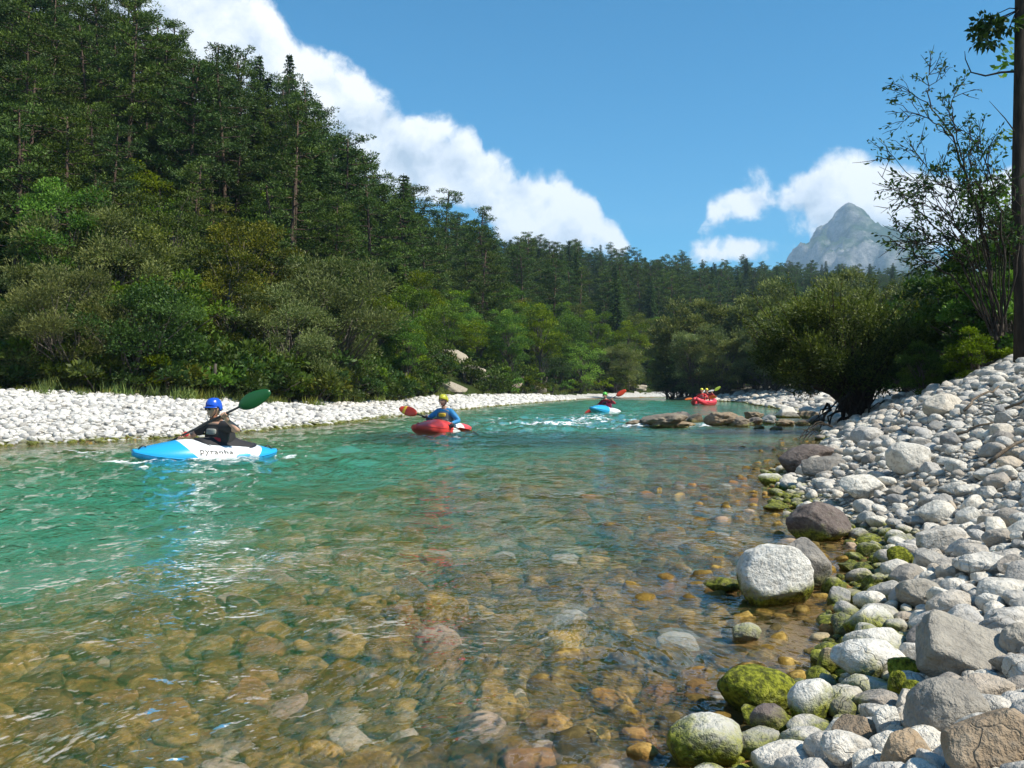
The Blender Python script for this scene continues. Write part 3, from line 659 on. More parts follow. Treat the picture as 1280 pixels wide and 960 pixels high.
# far spit beyond the bush
def gen_spit(n):
    y = r_.uniform(28, 80, n); xs = np.interp(y, [q[1] for q in RIGHT[::-1]][4:24], [q[0] for q in RIGHT[::-1]][4:24]); return xs + r_.random(n) * 9 - .3, y
SP = lay(2600, gen_spit, big_first(lambda x, y, n: np.clip(0.16 * np.exp(r_.normal(0, .4, len(x))), .08, .4)), [])
z = height(SP[:, 0], SP[:, 1])
tag(scatter('spit_pebbles', C_S, np.stack([SP[:, 0], SP[:, 1], z + .03], -1), np.stack([z * 0, z * 0, r_.uniform(0, 6, len(z))], -1), np.stack([SP[:, 2], SP[:, 2] * .8, SP[:, 2] * .6], -1), r_.integers(0, 8, len(z))), 'white pebbles on the low spit beyond the rock bar', 'pebbles')
# ---- gravel bar on the other side
def gen_bar(n):
    t = r_.random(n) ** 1.5; y = 13.5 + t * 68
    xs = np.interp(y, [q[1] for q in LEFT[3:12]], [q[0] for q in LEFT[3:12]]); x = xs + 0.3 - r_.random(n) ** 1.2 * np.where(y < 40, 11, 7)
    k = x / y > -0.66; return x[k], y[k]
BR = lay(60000, gen_bar, big_first(lambda x, y, n: np.clip((0.030 + 0.0016 * (y - 14)) * r_.random(len(x)) ** -.4, .024, .05 + .0022 * y)), [], .8)
_, tt = hill(BR[:, 0], BR[:, 1]); BR = BR[tt < -0.005]
M_BARSTONE = stone_mat('sunbleached_limestone', (0.66, 0.645, 0.60), (0.88, 0.865, 0.82), tan_amt=0.10, alg_h=0.07)
C_W = proto_collection('bar_stone', [stone_mesh('stone', 400 + i, 2, M_BARSTONE) for i in range(8)]); W_MID = [stone_mesh('stone', 420 + i, 3, M_BARSTONE) for i in range(10)]
stone_group(BR, GROUND['gravel_bar'], C_W, W_MID, 300, 'bar_pebbles', 'sunbleached white pebbles of the gravel bar across the river', flat=(.45, .8))
print('bar stones', len(BR))
# ---- river bed
def gen_bed(n):
    y = np.exp(r_.uniform(math.log(1.3), math.log(17), n * 3)); x = r_.uniform(-0.66, 0.4, n * 3) * y
    w = in_poly(x, y, LEFT + RIGHT); return x[w][:n], y[w][:n]
BD = lay(32000, gen_bed, big_first(lambda x, y, n: np.clip((0.019 + 0.0045 * y) * r_.random(len(x)) ** -.42, .016, .05 + .013 * y)), PLACED, .85)
dd = -height(BD[:, 0], BD[:, 1]); BD[:, 2] = np.minimum(BD[:, 2], dd * 0.8 + 0.03)
stone_group(BD, GROUND['riverbed'], C_B, B_MID, 300, 'bed_pebbles', 'ochre and olive stones covering the river bed', sink=.25, flat=(.4, .7))
print('bed stones', len(BD))

# ------------------------------------------------------------------ trees
def leaves(C, D, N, L, Wd, v, fold=0.12):
    """one rhombic leaf (or needle spray) for each centre: direction D, face normal N"""
    n = len(C); D = D / (np.linalg.norm(D, axis=1)[:, None] + 1e-9); S = np.cross(D, N); S /= np.linalg.norm(S, axis=1)[:, None] + 1e-9
    U = np.cross(S, D); L = np.broadcast_to(L, (n,))[:, None]; Wd = np.broadcast_to(Wd, (n,))[:, None]
    V = np.stack([C, C + D * L * 0.45 + S * Wd * 0.5 + U * L * fold, C + D * L, C + D * L * 0.45 - S * Wd * 0.5 + U * L * fold], 1).reshape(-1, 3)
    return V, np.arange(n * 4).reshape(n, 4), 0, np.repeat(np.clip(v, 0, 1), 4)
def unit(r, n): d = r.normal(size=(n, 3)); return d / np.linalg.norm(d, axis=1)[:, None]
def bent(r, a, b, k=5, sag=0.1, wob=0.06):
    a = np.asarray(a, float); b = np.asarray(b, float); t = np.linspace(0, 1, k)[:, None]; L = np.linalg.norm(b - a)
    p = a + (b - a) * t; p[:, 2] += (sag * L * np.sin(np.pi * t[:, 0])); p[1:-1] += r.normal(0, wob * L, (k - 2, 3)) * 0.6; return p
def build_tree(trunk, crown, name, m_leaf, m_bark):
    Vt, Ft, _, at = mesh_join(trunk, name); Vc, Fc, _, ac = mesh_join(crown, name)
    tm = mesh_np(name + '_trunk', Vt, Ft, True, [m_bark], None, {'v': at}); cm = mesh_np(name + '_crown', Vc, Fc, False, [m_leaf], None, {'v': ac})
    V, F, M, A = mesh_join([(Vt, Ft, 0, at), (Vc, Fc, 1, ac)], name)
    both = mesh_np(name, V, F, False, [m_bark, m_leaf], M, {'v': A})
    return dict(trunk=tm, crown=cm, both=both, h=float(V[:, 2].max()), n=len(F))

def spruce(seed, h=16, rad=2.5, base=0.1, dens=1.0):
    r = np.random.default_rng(seed); tr = [(*tube([(0, 0, -0.5), (0.05, 0, h * .4), (0, .05, h * .75), (0, 0, h)], [.24, .18, .09, .02], 7), 0, .5)]; C, D, N, L, Wd, v = [], [], [], [], [], []
    lev = int(46 * dens)
    for q in range(lev):
        t = base + (1 - base) * (q / lev) ** 0.95; z = t * h; Lb = rad * (1 - t) ** 0.75 * r.uniform(.8, 1.15) + .12; nb = 8 if t < .85 else 5; a0 = r.random() * 6.28
        for k in range(nb):
            a = a0 + k * 6.283 / nb + r.normal(0, .2); Lk = Lb * r.uniform(.5, 1.25); dirv = np.array([math.cos(a), math.sin(a), 0])
            m = max(4, int(Lk * 9)); s = np.linspace(.12, 1, m); P = dirv[None] * (s * Lk)[:, None]; P[:, 2] = z + 0.18 * Lk * s - 0.42 * Lk * s ** 2 + .2 * Lk * (s > .8) * (s - .8)
            if Lk > 1.0 and k % 2 == 0: tr.append((*tube(P[[0, m // 2, m - 1]], [.035, .022, .008], 4, False), 0, .4))
            for sd_ in (-1, 1):
                side = np.array([-dirv[1], dirv[0], 0]) * sd_
                d = dirv[None] * .75 + side[None] * r.uniform(.5, 1.0, (m, 1)) + np.array([[0, 0, -.35]]) + r.normal(0, .15, (m, 3))
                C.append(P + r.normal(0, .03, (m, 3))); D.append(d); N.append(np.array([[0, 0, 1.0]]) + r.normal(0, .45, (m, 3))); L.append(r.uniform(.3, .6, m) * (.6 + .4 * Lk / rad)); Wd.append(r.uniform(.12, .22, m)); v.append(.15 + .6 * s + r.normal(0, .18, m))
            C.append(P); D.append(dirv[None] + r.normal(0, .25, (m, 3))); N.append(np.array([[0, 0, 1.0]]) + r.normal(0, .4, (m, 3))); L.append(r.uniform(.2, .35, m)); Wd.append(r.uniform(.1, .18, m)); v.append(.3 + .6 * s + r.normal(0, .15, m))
    cat = np.concatenate; cr = [leaves(cat(C), cat(D), cat(N), cat(L), cat(Wd), cat(v))]
    return build_tree(tr, cr, 'spruce_tree', M_SPRUCE, M_BARK)
def pine(seed, h=15, rad=2.6, bare=0.45, tufts=26):
    r = np.random.default_rng(seed); lean = r.normal(0, .35, 2)
    ax = lambda t: np.array([lean[0] * t * t * 1.2 + .12 * math.sin(t * 7 + seed), lean[1] * t * t * 1.2 + .1 * math.cos(t * 6), t * h])
    tr = [(*tube([ax(t) - np.array([0, 0, .5 * (t == 0)]) for t in np.linspace(0, 1, 8)], np.linspace(.21, .05, 8), 7), 0, .5)]; C, D, N, L, Wd, v = [], [], [], [], [], []
    for q in range(6):
        t = r.uniform(bare * .5, bare); a = r.random() * 6.28; p = ax(t); tr.append((*tube([p, p + np.array([math.cos(a), math.sin(a), .1]) * r.uniform(.4, 1.1)], [.03, .008], 4, False), 0, .3))
    for q in range(tufts):
        t = bare + (1 - bare) * (q + r.random()) / tufts; p = ax(t); a = q * 2.4 + r.normal(0, .4); prof = (1 - ((t - bare) / (1 - bare)) ** 1.7) ** .6
        Lk = rad * (0.25 + .85 * prof) * r.uniform(.6, 1.15); e = p + np.array([math.cos(a) * Lk, math.sin(a) * Lk, Lk * r.uniform(-.05, .35)]); b = bent(r, p, e, 5, -.06)
        tr.append((*tube(b, np.linspace(.05, .012, 5), 5, False), 0, .4)); nk = max(3, int(Lk * 3.2))
        for k in range(nk):
            s = r.uniform(.35, 1.05); c = p + (e - p) * s + np.array([r.normal(0, .25), r.normal(0, .25), r.normal(0.05, .10)]) * (.5 + .5 * s); m = int(r.uniform(34, 62)); R0 = r.uniform(.28, .55)
            u = unit(r, m); off = u * np.array([1, 1, .5]) * R0 * (r.random((m, 1)) ** .4); d = u * np.array([1, 1, .7]) + np.array([0, 0, .35])
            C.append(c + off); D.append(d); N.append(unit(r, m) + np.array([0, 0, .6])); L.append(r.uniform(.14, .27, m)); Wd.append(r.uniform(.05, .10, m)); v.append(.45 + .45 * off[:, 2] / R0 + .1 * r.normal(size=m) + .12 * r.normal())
    cat = np.concatenate
    return build_tree(tr, [leaves(cat(C), cat(D), cat(N), cat(L), cat(Wd), cat(v))], 'pine_tree', M_PINE, M_PBARK)
def broad(seed, h=9, rad=3.0, trunk_h=0.25, lobes=46, per=260, leaf=(.16, .09), mt=None, bark=None, name='broadleaf_tree', multi=1, lobe_r=(.55, 1.05), zshape=.75, upw=.25, droop=0.0, tr_r=.16):
    r = np.random.default_rng(seed); tr = []; C, D, N, L, Wd, v = [], [], [], [], [], []
    cz = h * (trunk_h + 1) / 2; rz = h * (1 - trunk_h) / 2; stems = []
    for k in range(multi):
        a = k * 6.28 / max(1, multi) + r.random(); sp = 0 if multi == 1 else rad * .35
        top = np.array([math.cos(a) * sp, math.sin(a) * sp, h * (.75 if multi == 1 else .62)]); P = bent(r, (math.cos(a) * sp * .2, math.sin(a) * sp * .2, -.4), top, 6, 0, .03); stems.append(P)
        tr.append((*tube(P, np.linspace(tr_r / multi ** .4, .03, 6), 6), 0, .5))
    for q in range(lobes):
        u = unit(r, 1)[0]; s = r.uniform(.45, .92); bulge = 1 + .25 * math.sin(3 * math.atan2(u[1], u[0]) + seed)
        c = np.array([u[0] * rad * s * bulge, u[1] * rad * s * bulge, cz + u[2] * rz * s * 1.02])
        if c[2] < h * .2: c[:2] *= .9
        R0 = r.uniform(*lobe_r) * rad / 3.0; P = stems[q % len(stems)]; j = min(5, max(1, int(c[2] / h * 4)))
        tr.append((*tube(bent(r, P[j], c, 4, .05), [.05, .035, .02, .008], 4, False), 0, .4))
        m = int(per * r.uniform(.7, 1.3)); w = unit(r, m); w[:, 2] = np.where(w[:, 2] < -.3, -w[:, 2] * .5, w[:, 2]); rr = r.random((m, 1)) ** .35
        off = w * rr * R0 * np.array([1.1, 1.1, zshape]); d = w + unit(r, m) * .7 + np.array([0, 0, upw - droop]); nn = w * .8 + unit(r, m) * .7 + np.array([0, 0, .5])
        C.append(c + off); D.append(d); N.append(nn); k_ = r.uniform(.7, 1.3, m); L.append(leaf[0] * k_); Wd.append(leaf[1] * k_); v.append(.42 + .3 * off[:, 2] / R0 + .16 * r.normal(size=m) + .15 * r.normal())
    cat = np.concatenate
    return build_tree(tr, [leaves(cat(C), cat(D), cat(N), cat(L), cat(Wd), cat(v))], name, mt or M_BROAD, bark or M_BARK)

T_SPRUCE = [spruce(1, 16, 2.6), spruce(2, 18, 2.4, .06), spruce(3, 14, 2.9, .14)]
T_PINE = [pine(11, 15, 3.1, .34, 38), pine(12, 16, 2.8, .38, 34), pine(13, 13.5, 3.3, .25, 42), pine(14, 15, 2.7, .16, 48), pine(15, 12.5, 2.6, .12, 40)]
T_BROAD = [broad(21, 9, 3.1), broad(22, 10, 2.7, .2, 44), broad(23, 7.5, 3.0, .12, 40, multi=3)]
T_OLIVE = [broad(31, 10, 3.0, .2, 46, 240, mt=M_OLIVE), broad(32, 8, 2.8, .15, 40, 240, mt=M_OLIVE)]
T_BRIGHT = [broad(41, 6.5, 2.6, .12, 36, 230, mt=M_BRIGHT, multi=3), broad(42, 8, 2.4, .15, 36, 240, mt=M_BRIGHT)]
WK = dict(mt=M_WILLOW, multi=5, trunk_h=.02, name='willow_shrub', zshape=.95, upw=.35, lobe_r=(.5, .85))
T_WILLOW = [broad(51, 5.2, 2.9, lobes=64, per=420, leaf=(.13, .038), **WK), broad(52, 4.4, 2.6, lobes=58, per=420, leaf=(.12, .036), **WK), broad(53, 6.0, 2.6, lobes=60, per=420, leaf=(.14, .04), **WK)]
T_HAZEL = [broad(61, 4.2, 2.3, .03, 46, 300, (.10, .075), M_DARKLEAF, multi=5, name='leafy_shrub'), broad(62, 3.6, 2.0, .03, 40, 300, (.10, .07), M_BROAD, multi=4, name='leafy_shrub')]
T_LOW = [broad(71, 1.5, 1.0, .02, 14, 110, (.13, .08), M_BROAD, multi=3, name='low_shrub'), broad(72, 1.2, 1.1, .02, 14, 110, (.14, .07), M_DARKLEAF, multi=3, name='low_shrub'), broad(73, 1.1, .9, .02, 12, 110, (.12, .06), M_OLIVE, multi=3, name='low_shrub')]
def plant(kind, x, y, sc, name, label, cat, group, rz=None, zoff=-.15):
    root = empty(name, (x, y, H(x, y) + zoff), r_.uniform(0, 6.28) if rz is None else rz, sc); tag(root, label, cat, group)
    for part in ('trunk', 'crown'):
        o = bpy.data.objects.new(part, kind[part]); COL.objects.link(o); o.parent = root
    return root
# ---- the wood on the hill: one spot for each tree, then what kind stands there
r_ = np.random.default_rng(23)
spots = []
for (r0, r1, step) in ((24, 62, 2.7), (62, 115, 3.5), (115, 400, 5.2)):
    g = np.arange(-r1, r1, step); xx, yy = np.meshgrid(g, g[g > 0]); xx = xx + r_.uniform(-.42, .42, xx.shape) * step; yy = yy + r_.uniform(-.42, .42, xx.shape) * step
    rr = np.hypot(xx, yy); k = (rr >= r0) & (rr < r1); spots.append(np.stack([xx[k], yy[k]], -1))
spots = np.concatenate(spots); hz, ht = hill(spots[:, 0], spots[:, 1]); dl, dr, wet = sides(spots[:, 0], spots[:, 1])
u = spots[:, 0] / spots[:, 1]; pxs = 640 + FPX * u; k = ~((pxs > 532) & (pxs < 622) & (ht < .085)) & (ht > -.01) & (ht < 1.12) & (dl < dr) & ~wet & (u > -.80) & (u < .62)
spots = spots[k]; ht = ht[k]; rr = np.hypot(*spots.T); px = 640 + FPX * spots[:, 0] / spots[:, 1]
gz_ = height(spots[:, 0], spots[:, 1])
kinds, tabs = [], {'spruce': T_SPRUCE, 'pine': T_PINE, 'broad': T_BROAD, 'olive': T_OLIVE, 'bright': T_BRIGHT, 'willow': T_WILLOW, 'hazel': T_HAZEL}
for (x, y), t, d in zip(spots, ht, rr):
    q = r_.random(); pt = vnoise(np.array([x * .06, y * .06, 1.0]), 77) * .5 + .5
    if d < 46:
        if t < .07: kk = 'willow' if q < .62 else 'hazel' if q < .93 else 'bright'
        elif t < .13: kk = 'willow' if q < .3 else 'hazel' if q < .5 else 'olive' if q < .75 else 'broad'
        elif t < .24: kk = 'olive' if q < .25 else 'broad' if q < .4 else 'spruce' if q < .5 else 'pine'
        else: kk = 'spruce' if q < .15 else 'pine' if q < .76 else 'olive' if q < .88 else 'broad'
    else:
        if t < .14: kk = 'bright' if q < .3 else 'broad' if q < .75 else 'hazel' if q < .9 else 'willow'
        elif t < .34: kk = 'broad' if q < .34 else 'bright' if q < .44 else 'olive' if q < .54 else 'pine' if q < .9 else 'spruce'
        else: kk = 'pine' if q < .74 else 'spruce' if q < .85 else 'broad' if q < .95 else 'olive'
    kinds.append(kk)
FOREST_LABEL = {
 'spruce': ('spruce_tree', 'tall dark pointed spruce standing among pines on the wooded hillside', 'tree', 'spruces on the wooded hillside'),
 'pine': ('pine_tree', 'pine with bare reddish trunk and tufted dark crown on the hillside', 'tree', 'pines on the wooded hillside'),
 'broad': ('broadleaf_tree', 'mid green broadleaf tree on the lower wooded hillside', 'tree', 'green broadleaf trees on the hillside'),
 'olive': ('olive_green_tree', 'yellowish olive broadleaf tree between the dark conifers', 'tree', 'olive green trees on the hillside'),
 'bright': ('young_tree', 'bright yellow green young tree at the edge of the wood', 'tree', 'bright young trees at the wood edge'),
 'willow': ('willow_shrub', 'grey green willow shrub behind the white gravel bar', 'shrub', 'willow shrubs behind the gravel bar'),
 'hazel': ('leafy_shrub', 'dark leafy shrub at the foot of the wooded hill', 'shrub', 'leafy shrubs at the foot of the hill')}
WORD = {'spruce': 'dark pointed spruce', 'pine': 'tufted dark pine', 'broad': 'mid green broadleaf tree', 'olive': 'yellowish olive broadleaf tree', 'bright': 'bright green young tree', 'willow': 'grey green willow shrub', 'hazel': 'dark leafy shrub'}
def tree_label(k, t, d, p, s):
    size = 'small' if s < .82 else 'tall' if s > 1.0 else 'middling'
    where = 'at the hill foot' if t < .12 else 'on the lower slope' if t < .35 else 'midway up the slope' if t < .62 else 'high on the slope' if t < .9 else 'on the ridge crest'
    by = 'behind the wide gravel' if p < 170 else 'behind the blue kayak' if p < 330 else 'short of the outcrop' if p < 500 else 'above the outcrop' if p < 640 else 'beyond the outcrop'
    return ' '.join((size, WORD[k], where, by))
scl = np.array([{'spruce': .95, 'pine': .95, 'broad': .9, 'olive': .95, 'bright': .8, 'willow': .95, 'hazel': .95}[k] for k in kinds]) * r_.uniform(.75, 1.15, len(kinds))
scl0 = scl.copy(); scl = scl * np.where(np.isin(kinds, ['pine', 'spruce', 'broad', 'olive']), np.interp(rr, [30, 45, 62, 90], [.62, .70, .80, .95]), 1.0)
order = np.argsort(rr * (1 + 0.0 * ht)); vis = [i for i in order if -60 < px[i] < 1180][:290]; vs = set(vis); rest = [i for i in order if i not in vs]
for i in vis:
    nm, lab, cat_, grp = FOREST_LABEL[kinds[i]]; tb = tabs[kinds[i]]
    lab = tree_label(kinds[i], ht[i], rr[i], px[i], scl0[i])
    plant(tb[int(r_.integers(len(tb)))], spots[i][0], spots[i][1], scl[i], nm, lab, cat_, grp)
allp, start = [], {}
for kk, tb in tabs.items(): start[kk] = (len(allp), len(tb)); allp += [t['both'] for t in tb]
C_T = proto_collection('wood_tree', allp)
pk = [start[kinds[i]][0] + int(r_.integers(start[kinds[i]][1])) for i in rest]
zz = gz_[rest] - .15
o = scatter('distant_wood', C_T, np.column_stack([spots[rest], zz]), np.column_stack([zz * 0, zz * 0, r_.uniform(0, 6.28, len(rest))]), np.repeat(scl[rest][:, None], 3, 1), pk)
tag(o, 'distant mixed wood of pines and broadleaf trees covering the far slope', 'wood')
print('trees', len(vis), 'in the mass', len(rest))
# undergrowth
n = 4600; uu = r_.uniform(-.8, .62, n); fy = np.interp(640 + FPX * uu, HILL[:, 0], HILL[:, 1]); cyv = np.interp(640 + FPX * uu, HILL[:, 0], HILL[:, 2]); yy = fy + (cyv - fy) * r_.random(n) ** 1.4 * .95
xx = uu * yy; dl, dr, wet = sides(xx, yy); _, tu = hill(xx, yy); pxu = 640 + FPX * uu; k = (dl < dr) & ~wet & (dl > 1.5) & ~((pxu > 538) & (pxu < 612) & (tu < .06)); xx, yy = xx[k], yy[k]; zz = height(xx, yy) - .1; n = len(xx)
C_L = proto_collection('low_shrub', [t['both'] for t in T_LOW]); s = r_.uniform(.7, 1.5, n)
tag(scatter('undergrowth', C_L, np.column_stack([xx, yy, zz]), np.column_stack([zz * 0, zz * 0, r_.uniform(0, 6.28, n)]), np.repeat(s[:, None], 3, 1), r_.integers(0, 3, n)), 'low leafy undergrowth between the trees of the hillside', 'undergrowth')

# ------------------------------------------------------------------ trees and shrubs of the near bank
r_ = np.random.default_rng(31)
GK = dict(mt=M_WILLOW, multi=4, trunk_h=.02, name='willow_tree', zshape=.9, upw=.3, lobe_r=(.42, .75))
T_GROVE = [broad(81, 10.5, 5.0, lobes=95, per=330, leaf=(.30, .10), tr_r=.3, **GK), broad(82, 9, 4.4, lobes=85, per=330, leaf=(.28, .10), tr_r=.3, **GK)]
T_GDARK = [broad(83, 9, 4.0, .02, 80, 300, (.26, .15), M_DARKLEAF, multi=4, name='alder_tree', lobe_r=(.42, .75), tr_r=.3)]
def at(px, Y): return (px - 640) / FPX * Y
GROVE = [(866, 90, 1.02, 0, 'round topped willow overhanging the bend behind the red inflatable'), (952, 88, 1.1, 0, 'tall grey green willow standing behind the pebble spit'), (1010, 78, 1.0, 1, 'broad willow on the pebble spit beyond the overhanging bush'),
         (1078, 74, 1.05, 0, 'wide pale willow behind the overhanging bush'), (850, 86, .5, 2, 'low dark alder dipping into the water at the bend'), (900, 84, .62, 2, 'dark alder filling the gap between two willows at the bend'),
         (985, 92, 1.05, 1, 'willow half hidden behind its taller neighbours on the spit'), (1135, 66, .95, 1, 'willow at the wood edge behind the bare branched sapling'), (1190, 60, 1.0, 2, 'dark alder at the wood edge behind the tall trunk'), (945, 80, .5, 2, 'small dark alder at the back of the pebble spit'), (1030, 70, .5, 2, 'small dark alder under the broad willow')]
for px_, Y, s, k, lab in GROVE:
    kd = (T_GROVE + T_GDARK)[k]; plant(kd, at(px_, Y), Y, s, 'willow_tree' if k < 2 else 'alder_tree', lab, 'tree', 'trees along the spit', zoff=-.9 * s)

for px_, Y, s, lab in [(838, 90, 1.1, 'willow shrub dipping into the water at the point of the bend'), (872, 82, 1.2, 'willow shrub at the water edge behind the inflatable'), (905, 80, 1.0, 'dark willow shrub where the spit begins'), (925, 84, 1.1, 'willow shrub on the back of the spit'), (965, 76, 1.2, 'willow shrub on the spit under the tall willow'), (1010, 66, 1.1, 'willow shrub on the spit behind the overhanging bush')]:
    plant(T_WILLOW[int(px_) % 3], at(px_, Y), Y, s, 'willow_shrub', lab, 'shrub', 'shrubs along the spit', zoff=-.4)
# overhanging bush with bared roots
def overhang():
    r = np.random.default_rng(5); X0, Y0 = at(1072, 19.5), 19.5; z0 = H(X0, Y0); root = empty('overhanging_bush', (X0, Y0, z0))
    tag(root, 'big dense willow bush leaning over the water with its roots laid bare', 'bush')
    tr, C, D, N, L, Wd, v = [], [], [], [], [], [], []
    base = np.array([0, 0, .25])
    for q in range(170):
        u_ = unit(r, 1)[0]; s = r.uniform(.5, .92) * (1 + .22 * math.sin(5 * math.atan2(u_[2], u_[0]) + 1) * r.random())
        c = np.array([-.45 + u_[0] * 1.95 * s, .1 + u_[1] * 1.5 * s, 1.62 + u_[2] * 1.2 * s])
        if c[2] < .55 + .25 * abs(c[0] + .3): c[2] += .5
        if q % 2 == 0: tr.append((*tube(bent(r, base + r.normal(0, .14, 3) * (1, 1, .3), c, 6, .08, .04), np.linspace(.035, .006, 6), 5, False), 0, .3))
        m = 230; w = unit(r, m); off = w * (r.random((m, 1)) ** .45) * r.uniform(.2, .40); C.append(c + off); D.append(w + unit(r, m) * .6 + (np.array([-.15, 0, .35]))); N.append(w + unit(r, m) * .7 + (0, 0, .4))
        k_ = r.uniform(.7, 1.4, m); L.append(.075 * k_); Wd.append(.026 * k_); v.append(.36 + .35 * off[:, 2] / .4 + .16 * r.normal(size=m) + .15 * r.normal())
    for q in range(60):   # whippy shoots past the outline
        u_ = unit(r, 1)[0]; a = np.array([-.45 + u_[0] * 1.7, u_[1] * 1.2, 1.75 + u_[2] * .9]); b = a + np.array([u_[0] * .5, u_[1] * .4, .45 + .3 * r.random()]); P = bent(r, a, b, 5, .0, .03); tr.append((*tube(P, np.linspace(.01, .003, 5), 4, False), 0, .4))
        m = 46; t = r.random((m, 1)); C.append(a + (b - a) * t + r.normal(0, .02, (m, 3))); D.append(unit(r, m) + (b - a) * 1.2); N.append(unit(r, m)); L.append(np.full(m, .08)); Wd.append(np.full(m, .024)); v.append(.5 + .2 * r.normal(size=m))
    cat = np.concatenate; Vc, Fc, _, ac = mesh_join([leaves(cat(C), cat(D), cat(N), cat(L), cat(Wd), cat(v))], 'c')
    new_obj('crown', mesh_np('crown', Vc, Fc, False, [M_OLIVE_D], None, {'v': ac}), root)
    tr.append((*tube(bent(r, (.15, .1, -.1), (-1.0, -.15, .72), 7, .12, .03), np.linspace(.16, .06, 7), 8), 0, .3)); tr.append((*tube(bent(r, (.1, 0, -.2), (.1, .1, .9), 5, .0, .03), np.linspace(.2, .08, 5), 8), 0, .3)); tr.append((*tube(bent(r, (.1, 0, .1), (.7, .1, 1.2), 5, .0, .03), np.linspace(.12, .04, 5), 7), 0, .3))
    Vt, Ft, _, at_ = mesh_join(tr, 't'); new_obj('stem', mesh_np('stem', Vt, Ft, True, [M_DBARK], None, {'v': at_}), root)
    for q in range(34):
        a = np.array([r.normal(0, .3), r.normal(-.05, .25), r.uniform(.0, .7)]); b = np.array([a[0] + r.normal(-.35, .35), a[1] + r.normal(-.35, .2), -z0 - .12 if q % 2 else a[2] - .5]); V, Fq = tube(bent(r, a, b, 6, .1, .07), np.linspace(.03, .006, 6) * r.uniform(.6, 1.5), 5, False)
        new_obj('root', mesh_np('root', V, Fq, True, [M_DBARK]), root)
M_OLIVE_D = leaf_mat('bush_leaves', (0.026, 0.050, 0.010), (0.25, 0.30, 0.075), 0.34, 0.0)
overhang()
for q, (a, b, lab) in enumerate([((1030, 535, 17.5), (996, 553, 16.5), 'bare dead twig dipping into the water below the overhanging bush'), ((1040, 540, 17.2), (1002, 548, 16.2), 'forked dead twig trailing beside the exposed roots')]):
    P = [np.array([at(p[0], p[2]), p[2], max(-.05, CAM_Z + (HOR - p[1]) / FPX * p[2])]) for p in (a, b)]; parts = [(*tube(bent(np.random.default_rng(q), P[0] + (0, 0, .1), P[1] - (0, 0, .08), 7, .12, .03), np.linspace(.02, .006, 7), 5), 0, .3)]
    for k in range(5): m_ = P[0] + (P[1] - P[0]) * (.3 + .12 * k); parts.append((*tube(bent(np.random.default_rng(q * 9 + k), m_ + (0, 0, .06), m_ + np.array([-.18, -.1, .12 * (k % 3) - .1]), 4, 0, .05), [.008, .006, .004, .003], 4, False), 0, .3))
    V, Fq, _, _a = mesh_join(parts, 'twig'); tag(new_obj('dead_twig', mesh_np('dead_twig', V, Fq, True, [M_DBARK])), lab, 'twig')

for q, (px_, py, L_, an, lab) in enumerate([(1205, 522, .5, .5, 'short grey driftwood stick lying high on the pebble bank'), (1190, 556, .28, -.5, 'brown weathered stick beside the big light grey boulder'), (1128, 527, .45, 1.2, 'thin curved driftwood stick near the white boulder on the bank'), (1236, 590, .4, .2, 'pale driftwood stick lying across the pebbles of the mid bank'), (1150, 488, .7, .1, 'long dark driftwood branch at the foot of the thicket'), (1256, 520, .5, -.3, 'forked dry stick high on the pebble bank')]):
    X, Y = ray_ground(px_, py); rq = np.random.default_rng(q + 50); z0 = H(X, Y) + .06; d = np.array([math.cos(an), math.sin(an), .05]) * L_; a = np.array([X, Y, z0]); parts = [(*tube(bent(rq, a, a + d + (0, 0, H(X + d[0], Y + d[1]) - H(X, Y)), 7, .05, .04), np.linspace(.014, .007, 7), 6), 0, .3)]
    parts.append((*tube(bent(rq, a + d * .5 + (0, 0, .02), a + d * .8 + np.array([-d[1], d[0], .1]) * .3 + (0, 0, .05), 4, .05, .04), [.008, .007, .005, .003], 5), 0, .3)); V, Fq, _, _a = mesh_join(parts, 'stick'); tag(new_obj('driftwood_stick', mesh_np('driftwood_stick', V, Fq, True, [M_DRIFT])), lab, 'driftwood')
